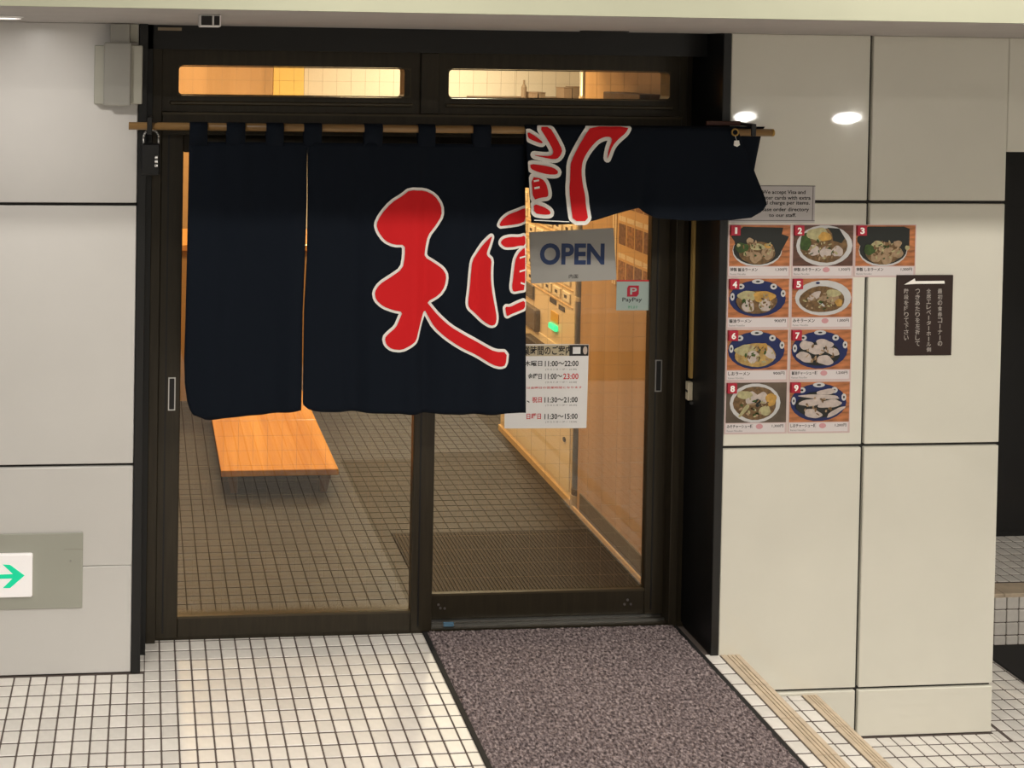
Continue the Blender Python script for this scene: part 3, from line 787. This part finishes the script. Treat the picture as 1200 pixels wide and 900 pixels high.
# ---- brackets and padlock
def bracket(x, label):
    t = thing('pole_bracket', (x, -.02, PZ-.03), label, 'bracket')
    box('arm', M_BLACK, t, x-.009, x+.009, PY-.022, .0005 if x > 1 else -.0045, PZ-.026, PZ-.0165, .002)
    box('hook_lip', M_BLACK, t, x-.009, x+.009, PY-.024, PY-.0165, PZ-.020, PZ+.035, .002)
    box('hook_back', M_BLACK, t, x-.009, x+.009, PY+.0165, -.0045, PZ-.03, PZ+.035, .002)
    return t
bracket(.012, 'black iron hook holding the pole beside the grey junction box')
bt = thing('pole_bracket', (2.172, -.04, PZ), 'black iron hook with brown strap holding the pole beside the cream pillar', 'bracket')
box('arm', M_BLACK, bt, 2.163, 2.181, -.085, -.0005, PZ+.021, PZ+.032, .002)
box('hook_lip', M_BLACK, bt, 2.163, 2.181, -.092, -.085, PZ-.012, PZ+.032, .002)
box('brown_strap', mat('brown_leather', (.07, .02, .012), .6), bt, 2.03, 2.160, -.034, -.026, PZ+.021, PZ+.037, .002)
hx = onY(864, 150, -.09).x
ch = thing('hook_charm', (hx, -.095, 1.88), 'brass ring with a white tag hanging at the curtain end', 'charm')
bm = bmesh.new()
mb = MB(); pts = [(hx+.012*math.cos(a*.3927), -.078, 1.945+.012*math.sin(a*.3927)) for a in range(17)]
mb.tube(pts, .0028, 6).build('ring', MATS['brass'], ch)
MB().tube([(hx, -.078, 1.933), (hx+.004, -.082, 1.915)], .0012, 5).build('cord', M_STEEL, ch)
MB().polyY([(hx-.004, 1.915), (hx+.012, 1.916), (hx+.016, 1.900), (hx+.006, 1.893), (hx-.006, 1.898)], -.083, .003).build('tag', M_WHITE, ch)
pk = thing('padlock', (.02, -.03, 1.78), 'black combination padlock with silver shackle hanging under the pole end', 'padlock')
x0_ = onY(167, 170, -.035).x; x1_ = onY(187, 170, -.035).x; zt = onY(176, 152, -.035).z; zm = onY(176, 168, -.035).z; zb = onY(176, 205, -.035).z
xm = (x0_+x1_)/2; rr = (x1_-x0_)/2-.004
sh = [(xm-rr, -.035, zm-.01)]+[(xm-rr*math.cos(k*math.pi/10), -.035, zt-rr+rr*math.sin(k*math.pi/10)) for k in range(11)]+[(xm+rr, -.035, zm-.01)]
MB().tube(sh, .004, 8).build('shackle', M_STEEL, pk, smooth=True)
MB().box(x0_-.004, x1_+.002, -.048, -.022, zb, zm, .005).build('body', mat('padlock_black', (.004, .004, .005), .4), pk)
for k in range(3): MB().cyl((x1_-.016, -.050, zb+.035+k*.014), (x1_-.006, -.050, zb+.035+k*.014), .006, n=10).build('dial', M_STEEL, pk)

# ================================================================== THINGS ON THE LEFT WALL
jb = thing('junction_box', (-.09, -.03, 2.01), 'grey metal electrical junction box with duct on the white wall by the doorway', 'junction box')
def rectY(x0, y0, x1, y1, Y): a, b = onY(x0, y0, Y), onY(x1, y1, Y); return a.x, b.x, b.z, a.z
a0, a1, b0, b1 = rectY(111, 53, 122, 122, -.03); box('side_flange', M_GREYEDGE, jb, a0, a1+.01, -.045, -.0005, b0, b1, .003)
a0, a1, b0, b1 = rectY(153, 53, 166.5, 122, -.03); box('side_flange', M_GREYEDGE, jb, a0-.01, a1, -.045, -.0005, b0, b1, .003)
a0, a1, b0, b1 = rectY(122, 49.5, 153, 124.5, -.06); box('cover', M_GREY, jb, a0, a1, -.062, -.0455, b0, b1, .004)
a0, a1, b0, b1 = rectY(129, 24, 152, 49, -.04); box('duct', M_GREY, jb, a0, a1, -.045, -.0005, b0-.02, SOF-.001, .003)
a0, a1, b0, b1 = rectY(152.5, 26, 161.5, 50, -.01); box('back_plate', M_GREYEDGE, jb, a0, a1, -.012, -.0005, b0, SOF-.001, .002)
# lit exit sign
xs = thing('exit_sign', (-.5, -.02, .24), 'lit white guidance sign with a green arrow low on the left wall', 'sign')
box('plate', M_PLATE, xs, -.80, -.203, -.006, -.0005, .24, .507, .002)
box('plate_joint', M_JOINTL, xs, -.27, -.204, -.0065, -.0055, .449, .4505)
MB().cyl((-.2455, -.0075, .408), (-.2455, -.0055, .408), .004, n=10).build('screw', M_GREY, xs)
box('light_panel', M_LIT, xs, -.70, -.377, -.020, -.0055, .290, .443, .004)
ar = crop([(0,510),(105,503),(20,425),(82,428),(200,515),(82,617),(22,617),(100,540),(0,540)], 0, 600, 6.92)
pts = [(onY(x, y, -.0205).x, onY(x, y, -.0205).z) for x, y in ar]
pts[0] = (-.62, pts[0][1]); pts[-1] = (-.62, pts[-1][1])
MB().polyY(pts, -.0208).build('arrow', M_GREEN, xs)
# small sensor under the soffit
a0, a1, b0, b1 = rectY(234, 24, 259, 31.5, -.92)
sn = thing('door_sensor', ((a0+a1)/2, -.90, b0), 'small white sensor box with black windows under the soffit', 'sensor')
box('case', M_PAPER, sn, a0, a1, -.92, -.86, b0, SOF-.0005, .002)
am = a0+(a1-a0)*.64
box('window', M_INK, sn, a0+.004, am-.003, -.9208, -.9198, b0+.004, SOF-.004); box('window', M_INK, sn, am+.002, a1-.004, -.9208, -.9198, b0+.004, SOF-.004)
a0, a1, b0, b1 = rectY(185, 32, 213, 36, .098)
tag(box('name_plate', mat('plate_tan', (.30, .23, .15), .5), None, a0, a1, .096, .0995, b0, b1), 'thin tan plate on the black door head', 'plate')

# ================================================================== ENTRANCE MAT
mt_ = thing('entrance_mat', (1.57, -.55, 0), 'grey purple carpet entrance mat with black rubber edge on the white tiles', 'mat')
box('rubber_edge', M_DARKMAT, mt_, 1.076, 2.083, -1.35, .192, .0005, .006, .002)
def carpet_mat():
    mt = bpy.data.materials.new('carpet_pile'); mt.use_nodes = True; nt = mt.node_tree; N = nt.nodes; L = nt.links; b = N['Principled BSDF']
    tc = N.new('ShaderNodeTexCoord'); nz = N.new('ShaderNodeTexNoise'); nz.inputs['Scale'].default_value = 95; nz.inputs['Detail'].default_value = 3
    cr = N.new('ShaderNodeValToRGB'); e = cr.color_ramp.elements
    e[0].position = .33; e[0].color = (.055, .044, .046, 1); e[1].position = .68; e[1].color = (.37, .305, .30, 1)
    k = cr.color_ramp.elements.new(.5); k.color = (.175, .138, .140, 1)
    L.new(tc.outputs['Object'], nz.inputs['Vector']); L.new(nz.outputs['Fac'], cr.inputs[0]); L.new(cr.outputs[0], b.inputs['Base Color'])
    b.inputs['Roughness'].default_value = .95; b.inputs['Specular IOR Level'].default_value = .1
    return mt
mb = MB(); nx, ny = 210, 300
x0, x1, y0, y1 = 1.094, 2.064, -1.335, .180
for j in range(ny+1):
    for i in range(nx+1):
        e_ = min(i, nx-i, j, ny-j)
        z_ = .0062 if e_ == 0 else .011+random.uniform(-.0035, .0035)
        jx, jy = (0, 0) if e_ == 0 else (random.uniform(-.0018, .0018), random.uniform(-.0018, .0018))
        mb.v.append((x0+(x1-x0)*i/nx+jx, y0+(y1-y0)*j/ny+jy, z_))
for j in range(ny):
    for i in range(nx):
        k = j*(nx+1)+i; mb.f.append((k, k+1, k+nx+2, k+nx+1))
o = mb.build('carpet', carpet_mat(), mt_); o['kind'] = 'stuff'

# ================================================================== SIGNS ON THE GLASS
GY = .2365                                             # outer face of the right-hand pane
M_OPENP = mat('open_panel', (.40, .385, .36), .4)
M_OPENT = mat('open_navy', (.012, .035, .12), .5)
pa, pb, pc_, pd = onY(620, 272, GY), onY(718.5, 267, GY), onY(722, 327.5, GY), onY(622, 332, GY)
op = thing('open_sign', ((pa.x+pb.x)/2, GY, pc_.z), 'silver OPEN sign with navy letters stuck on the right glass door', 'sign')
MB().polyY([(p_.x, p_.z) for p_ in (pa, pb, pc_, pd)], GY-.004, .0035).build('panel', M_OPENP, op)
mb = MB(); a, b = onY(632, 309, GY), onY(708, 286, GY)
text(mb, 'OPEN', a.x, b.x, a.z-.004, b.z+.004, GY-.0046, .034)
mb.build('lettering', M_OPENT, op)
a, b = onY(666, 326, GY), onY(677, 321, GY); mb = MB(); text(mb, '内面', a.x, b.x, a.z, b.z, GY-.0046, .01); mb.build('small_print', M_INK, op)
# payment sticker
pa, pb = onY(722.5, 328, GY), onY(761, 363.5, GY)
ps = thing('payment_sticker', ((pa.x+pb.x)/2, GY, pb.z), 'pale teal payment sticker with red emblem on the right glass door', 'sticker')
box('sheet', mat('sticker_teal', (.36, .43, .40), .45), ps, pa.x, pb.x, GY-.0015, GY-.0005, pb.z, pa.z)
box('red_edge', M_INKRED, ps, pa.x, pb.x, GY-.0019, GY-.0015, pa.z-.006, pa.z)
M_EMB = mat('emblem_red', (.42, .012, .035), .5)
a, b = onY(734.5, 347.5, GY), onY(748.5, 334.5, GY)
MB().polyY([(a.x, a.z), (b.x-.008, a.z), (b.x, a.z+.01), (b.x, b.z), (a.x+.006, b.z), (a.x, b.z-.01)], GY-.0020).build('emblem', M_EMB, ps)
mb = MB(); text(mb, 'P', a.x+.012, b.x-.008, a.z+.008, b.z-.008, GY-.0024, .02); mb.build('emblem_letter', MATS['sticker_teal'], ps)
a, b = onY(729, 353.5, GY), onY(752, 348.5, GY); mb = MB(); text(mb, 'PayPay', a.x, b.x, a.z-.004, b.z, GY-.0020, .01); mb.build('lettering', M_INK, ps)
a, b = onY(735.5, 361.5, GY), onY(747, 358, GY); mb = MB(); text(mb, '使えます', a.x, b.x, a.z, b.z, GY-.0020, .01); mb.build('small_print', mat('ink_green', (.02, .25, .10), .6), ps)
# opening hours sheet
ha, hb, hc, hd = onY(592, 403, GY), onY(690, 403.5, GY), onY(687, 501.5, GY), onY(591, 502, GY)
hs = thing('hours_notice', (ha.x+.15, GY, hd.z), 'white paper with opening hours taped to the right glass door', 'notice')
MB().polyY([(ha.x, ha.z), (hb.x, hb.z), (hc.x, hc.z), (hd.x, hd.z)], GY-.0012, .0008).build('sheet', M_PAPER, hs)
def trow(parent, name, body, x0, x1, yt, yb_, mtl, bold=.008, Y=GY-.0016):
    a, b = onY(x0, yb_, Y), onY(x1, yt, Y); mb = MB(); text(mb, body, a.x, b.x, a.z, b.z, Y, bold); return mb.build(name, mtl, parent)
a, b = onY(592.5, 417.5, GY), onY(689.5, 404, GY)
box('header_band', mat('header_tan', (.50, .42, .28), .6), hs, a.x, b.x, GY-.0016, GY-.0012, a.z, b.z)
box('header_dark', M_INK, hs, onY(667, 410, GY).x, b.x, GY-.0019, GY-.0016, a.z, b.z)
box('header_patch', M_PAPER, hs, onY(671, 410, GY).x, onY(680, 410, GY).x, GY-.0022, GY-.0019, a.z+.008, b.z-.008)
MB().polyY(ell(onY(685.5, 410, GY).x, (a.z+b.z)/2, .009, .016, 12), GY-.0022).build('header_mark', mat('header_beige', (.55, .45, .38), .6), hs)
trow(hs, 'heading', '営業時間のご案内', 605, 670, 405, 416.5, M_INK, .02, GY-.0020)
trow(hs, 'line', '月〜木曜日', 600, 635.5, 422.5, 429.5, M_INK, .02); trow(hs, 'line', '11:00〜22:00', 638.5, 678, 422.5, 429.5, M_INK, .02)
trow(hs, 'fine_print', '(ラストオーダー 21:30)', 639, 676, 431.5, 434.5, M_INKGREY)
trow(hs, 'line', '金曜日', 618.5, 635, 437.5, 444.5, M_INK, .02); trow(hs, 'line', '11:00〜', 638.5, 659, 437.5, 444.5, M_INK, .02); trow(hs, 'line', '23:00', 660, 678, 437.5, 444.5, M_INKRED, .02)
trow(hs, 'fine_print', '(ラストオーダー 22:30)', 639, 676, 446.5, 449.5, M_INKGREY)
trow(hs, 'fine_print', '※祝前日は金曜日の営業時間となります', 600, 682, 452.5, 456, M_INKRED)
trow(hs, 'line', '土、', 606, 621, 465, 472, M_INK, .02); trow(hs, 'line', '祝日', 623.5, 635, 465, 472, M_INKRED, .02); trow(hs, 'line', '11:30〜21:00', 638, 677, 465, 472, M_INK, .02)
trow(hs, 'fine_print', '(ラストオーダー 20:30)', 639, 676, 473.5, 476.5, M_INKGREY)
trow(hs, 'line', '日曜日', 617, 634, 484.5, 491.5, M_INKRED, .02); trow(hs, 'line', '11:30〜15:00', 638, 677, 484.5, 491.5, M_INK, .02)
trow(hs, 'fine_print', '(ラストオーダー 14:30)', 639, 676, 493, 496, M_INKGREY)

# ================================================================== SIGNS ON THE PILLAR
PYW = -.0006
# card payment notice
nt_ = thing('card_notice', (2.305, -.001, 1.603), 'white framed card payment notice in English above the food menu cards', 'notice')
box('sheet', mat('notice_paper', (.55, .52, .52), .6), nt_, 2.142, 2.472, -.0016, -.0005, 1.606, 1.744)
MB().box(2.142, 2.472, -.0019, -.0016, 1.741, 1.744).box(2.142, 2.472, -.0019, -.0016, 1.613, 1.616).box(2.462, 2.465, -.0019, -.0016, 1.616, 1.741).build('border', M_INKGREY, nt_)
for bd, xa_, xb_, ya_, yb_ in (('We accept Visa and', 893, 944, 223, 228.6), ('master cards with extra', 888, 950, 229.6, 233.8), ('card charge per items.', 888, 949, 235.4, 241), ('Please order directory', 888, 948, 243.2, 248.8), ('to our staff.', 901, 933, 250, 254.2)):
    a, b = onY(xa_, yb_, -.002), onY(xb_, ya_, -.002); mb = MB(); text(mb, bd, a.x, b.x, a.z, b.z, -.0021, .016); mb.build('line', M_INK, nt_)
# brown direction sign
bs = thing('brown_direction_sign', (2.908, -.002, 1.11), 'dark brown wall sign with white arrow and vertical Japanese text', 'sign')
box('board', mat('sign_brown', (.026, .012, .009), .4), bs, 2.797, 3.018, -.006, -.0005, 1.111, 1.412, .001)
def S_(x, y): return onY(1040+x/8.18, 315+y/8.18, -.0065)
MB().polyY([(S_(x, y).x, S_(x, y).z) for x, y in ((160,152),(262,92),(268,118),(545,115),(548,142),(262,145))], -.0066).build('arrow', M_WHITE, bs)
M_SGT = mat('sign_lettering', (.42, .38, .35), .6)
for body, xc_, yt, yb_ in (('最初の食券コーナーの', 503, 188, 745), ('全席エレベーターホール側', 395, 188, 800), ('つきあたりを左折して', 288, 188, 745), ('階段を降りて下さい', 180, 188, 690)):
    mb = MB(); n = len(body); hh = (yb_-yt)/n
    for k, chx in enumerate(body):
        if chx == 'ー':
            a, b = S_(xc_-4, yt+k*hh+hh*.88), S_(xc_+4, yt+k*hh+hh*.12); mb.box(a.x, b.x, -.0068, -.0066, a.z, b.z); continue
        a, b = S_(xc_-22, yt+k*hh+hh*.90), S_(xc_+22, yt+k*hh+hh*.06); text(mb, chx, a.x, b.x, a.z, b.z, -.0067, .012)
    mb.build('text_column', M_SGT, bs)

# nine food menu cards
M_PINK = mat('card_pink', (.62, .47, .46), .5)
M_CAP = mat('card_caption', (.68, .62, .62), .5)
M_BADGE = mat('badge_red', (.42, .012, .035), .5)
M_BG1 = mat('photo_table_orange', (.42, .15, .055), .45, noise=.45, nscale=16, stretch=(1, 1, 6))
M_BG2 = mat('photo_table_dark', (.10, .045, .03), .45, noise=.4, nscale=14, stretch=(1, 1, 6))
M_BG3 = mat('photo_table_olive', (.10, .072, .05), .45, noise=.3, nscale=14)
M_BLUE = mat('bowl_blue', (.008, .018, .095), .4)
M_BOWLW = mat('bowl_white', (.55, .54, .54), .35, noise=.08, nscale=20)
M_NORI = mat('food_nori', (.012, .014, .012), .6)
M_BROTH = mat('food_broth', (.15, .085, .035), .4, noise=.45, nscale=70)
M_BROTHY = mat('food_broth_yellow', (.42, .27, .09), .4, noise=.35, nscale=70)
M_PORK = mat('food_pork', (.50, .42, .38), .5, noise=.15, nscale=60)
M_PORKD = mat('food_pork_tan', (.34, .23, .135), .5, noise=.25, nscale=60)
M_GREENS = mat('food_greens', (.035, .07, .012), .5, noise=.4, nscale=60)
M_EGG = mat('food_corn', (.48, .27, .06), .5, noise=.25, nscale=60)
M_SPR = mat('food_sprouts', (.40, .36, .19), .5, noise=.25, nscale=60)
names = ['特製 醤油ラーメン', '特製 みそラーメン', '特製 しおラーメン', '醤油ラーメン', 'みそラーメン', 'しおラーメン', '醤油チャーシュー麺', 'みそチャーシュー麺', 'しおチャーシュー麺']
prices = ['1,300円', '1,300円', '1,300円', '900円', '1,000円', '900円', '1,200円', '1,300円', '1,200円']
labels = ['menu card number one, black seaweed bowl on an orange table', 'menu card number two, white bowl topped with yellow corn and pork', 'menu card number three, black seaweed above pale pork slices',
          'menu card number four, blue bowl with sprouts and two pork slices', 'menu card number five, wide white bowl of brown broth on a red table', 'menu card number six, blue bowl with yellow broth and two pork slices',
          'menu card number seven, blue bowl heaped with round pork slices', 'menu card number eight, round white bowl on a dark olive table', 'menu card number nine, blue bowl with long pork slices']
CARDX = [2.141, 2.386, 2.629]; CW = .243
ROWZ = [(1.6005, 1.404), (1.402, 1.214), (1.212, 1.019), (1.017, .823)]
slots = [(0, 0), (0, 1), (0, 2), (1, 0), (1, 1), (2, 0), (2, 1), (3, 0), (3, 1)]
for n_, (r_, c_) in enumerate(slots):
    x0 = CARDX[c_]+.0005; x1 = x0+CW-.0015; z1, z0 = ROWZ[r_]
    cdn = thing('menu_card', ((x0+x1)/2, -.001, z0), labels[n_], 'menu card', 'food menu cards on the pillar')
    box('card', M_PINK, cdn, x0, x1, -.0014, -.0004, z0, z1)
    cap = .042
    px0, px1, pz0, pz1 = x0+.005, x1-.004, z0+cap, z1-.003
    ph = box('photo', (M_BG1, M_BG2, M_BG1, M_BG1, M_BG1, M_BG1, M_BG1, M_BG3, M_BG1)[n_], cdn, px0, px1, -.0018, -.0014, pz0, pz1)
    box('caption_strip', M_CAP, cdn, x0+.006, x1-.008, -.0018, -.0014, z0+.006, z0+cap-.003)
    W_, H_ = px1-px0, pz1-pz0; rect = (px0, px1, pz0, pz1)
    lay = [0]
    def E(u, v, ru, rv, mtl, nm, rot=0.0, n=22):
        lay[0] += 1
        MB().polyY(ell(px0+u*W_, pz1-v*H_, ru*W_, rv*H_, n, rect, rot, .075 if nm == 'topping' else (.02 if nm == 'broth' else 0)), -.0018-.00025*lay[0]).build(nm, mtl, ph)
    def Q(pts_, mtl, nm):
        lay[0] += 1
        MB().polyY([(px0+u*W_, pz1-v*H_) for u, v in pts_], -.0018-.00025*lay[0]).build(nm, mtl, ph)
    if n_ in (0, 2):
        E(.46, .62, .41, .40, M_BOWLW, 'bowl'); E(.46, .60, .40, .37, M_NORI, 'bowl_inside')
        if n_ == 0: Q([(.02, .28), (.22, .04), (.88, .06), (.86, .22), (.98, .28), (.80, .80), (.12, .80), (.08, .40)], M_NORI, 'seaweed')
        else: Q([(.02, .30), (.20, .03), (.80, .03), (.90, .08), (.90, .50), (.5, .55), (.10, .55), (.02, .40)], M_NORI, 'seaweed')
        E(.46, .68, .30, .28, M_BROTH, 'broth')
        if n_ == 0:
            for u, v, a, b in ((.43, .78, .10, .14), (.63, .68, .10, .16), (.30, .70, .08, .06), (.33, .38, .06, .07)): E(u, v, a, b, M_PORKD, 'topping')
            E(.20, .55, .11, .12, M_GREENS, 'topping'); E(.46, .53, .12, .08, M_SPR, 'topping'); E(.63, .50, .07, .06, M_EGG, 'topping'); E(.14, .49, .03, .04, M_SPR, 'topping')
        else:
            for u, v, a, b in ((.52, .82, .10, .14), (.34, .78, .09, .13), (.70, .68, .10, .12), (.70, .45, .07, .08), (.50, .60, .12, .08)): E(u, v, a, b, M_PORKD, 'topping')
            E(.23, .60, .10, .13, M_GREENS, 'topping'); E(.36, .46, .10, .08, M_SPR, 'topping'); E(.86, .55, .04, .06, M_SPR, 'topping')
    elif n_ in (1, 4, 7):
        if n_ == 1: E(.52, .50, .47, .50, M_BOWLW, 'bowl'); E(.51, .50, .40, .42, M_BROTH, 'broth')
        elif n_ == 4: E(.52, .50, .47, .46, M_BOWLW, 'bowl'); E(.50, .54, .38, .34, M_BROTH, 'broth')
        else: E(.48, .51, .42, .49, M_BOWLW, 'bowl'); E(.48, .51, .36, .42, M_BROTH, 'broth')
        if n_ == 1:
            Q([(.56, .06), (.76, .08), (.86, .32), (.80, .44), (.66, .38), (.64, .20)], M_NORI, 'topping'); E(.20, .42, .09, .22, M_GREENS, 'topping')
            E(.40, .22, .18, .16, M_SPR, 'topping'); E(.52, .28, .11, .11, M_EGG, 'topping')
            for u, v in ((.34, .62), (.54, .66), (.73, .64)): E(u, v, .10, .13, M_PORK, 'topping')
        elif n_ == 4:
            E(.62, .48, .17, .14, M_PORKD, 'topping'); E(.37, .45, .12, .09, M_PORK, 'topping', .5); E(.68, .38, .13, .10, M_SPR, 'topping'); E(.48, .64, .08, .03, M_BOWLW, 'topping', -.7); E(.78, .62, .06, .10, M_EGG, 'topping')
            E(.42, .11, .035, .03, M_BLUE, 'rim_mark')
        else:
            for u, v, a, b, rt_ in ((.42, .38, .11, .15, .4), (.60, .38, .10, .14, -.3)): E(u, v, a, b, M_PORK, 'topping', rt_)
            E(.30, .30, .13, .10, M_SPR, 'topping'); E(.74, .42, .09, .16, M_EGG, 'topping'); E(.64, .70, .10, .12, M_SPR, 'topping'); E(.30, .68, .14, .05, M_SPR, 'topping', .9); E(.52, .50, .05, .10, M_NORI, 'topping')
    else:
        E(.48, .51, .47, .47, M_BLUE, 'bowl')
        for u, v, a, b in ((.20, .20, .06, .07), (.48, .07, .10, .06), (.74, .20, .055, .075), (.90, .38, .04, .09), (.06, .46, .035, .10)):
            E(u, v, a, b, M_BOWLW, 'rim_flower')
            E(u, v, a*.38, b*.38, M_NORI, 'rim_flower_centre', n=10)
        if n_ == 3:
            E(.46, .60, .34, .30, M_BROTH, 'broth'); E(.30, .44, .15, .14, M_SPR, 'topping'); E(.58, .46, .18, .15, M_EGG, 'topping')
            E(.32, .70, .10, .16, M_PORK, 'topping'); E(.60, .68, .10, .16, M_PORK, 'topping', .3)
        elif n_ == 5:
            E(.46, .62, .34, .30, M_BROTHY, 'broth'); E(.30, .50, .18, .14, M_SPR, 'topping'); E(.42, .66, .10, .16, M_PORK, 'topping', -.2); E(.68, .56, .13, .11, M_PORK, 'topping', -.8); E(.58, .44, .08, .12, M_EGG, 'topping')
        elif n_ == 6:
            E(.46, .60, .36, .30, M_NORI, 'broth')
            for u, v, a, b, rt_ in ((.25, .38, .12, .11, 0), (.55, .34, .15, .10, -.2), (.42, .50, .13, .12, 0), (.68, .54, .13, .09, -.3), (.22, .68, .14, .12, -.4), (.56, .76, .14, .12, -.2)): E(u, v, a, b, M_PORK, 'topping', rt_)
        else:
            E(.48, .56, .38, .33, M_NORI, 'broth')
            for u, v, a, b, rt_ in ((.60, .24, .16, .07, .1), (.50, .36, .34, .055, -.05), (.35, .50, .20, .09, .1), (.66, .54, .20, .10, .1), (.38, .78, .15, .11, -.2), (.76, .74, .17, .06, .5)): E(u, v, a, b, M_PORK, 'topping', rt_)
    if n_ not in (6, 8):
        bits = [(M_SPR, 9), (M_BROTH, 8), (M_GREENS, 6), (M_PORKD, 9)]
    else: bits = [(M_PORKD, 9), (M_BROTH, 6)]
    for mtl, cnt in bits:
        lay[0] += 1; mb = MB()
        for _ in range(cnt):
            a_ = random.uniform(0, 6.28); q_ = math.sqrt(random.random())*.27
            mb.polyY(ell(px0+(.47+q_*math.cos(a_))*W_, pz1-(.60+q_*.85*math.sin(a_))*H_, random.uniform(.004, .010), random.uniform(.002, .005), 8, rect, random.uniform(0, 3)), -.0018-.00025*lay[0])
        o = mb.build('garnish', mtl, ph); o['kind'] = 'stuff'
    bd = box('badge', M_BADGE, cdn, x0+.006, x0+.041, -.0102, -.0014, z1-.040, z1-.003)
    mb = MB(); text(mb, str(n_+1), x0+(.019 if n_ == 0 else .015), x0+(.028 if n_ == 0 else .032), z1-.034, z1-.010, -.0106, .04); mb.build('badge_number', M_WHITE, bd)
    nw = {0: .105, 1: .105, 2: .105, 6: .10, 7: .10, 8: .10}.get(n_, .085)
    mb = MB(); text(mb, names[n_], x0+.010, x0+.010+nw, z0+.022, z0+.036, -.0020, .02); mb.build('dish_name', M_INK, cdn)
    mb = MB(); text(mb, prices[n_], x1-.058, x1-.014, z0+.023, z0+.035, -.0020, .012); mb.build('price', M_INK, cdn)
    mb = MB(); text(mb, 'Ramen Noodles', x0+.010, x0+.070, z0+.009, z0+.016, -.0020, .0); mb.build('small_print', M_INKGREY, cdn)
    if n_ in (1, 4, 6, 7, 8): MB().polyY(ell(x0+.135, z0+.028, .014, .010, 10), -.0020).build('stamp', mat('stamp_pink', (.60, .30, .32), .6), cdn)
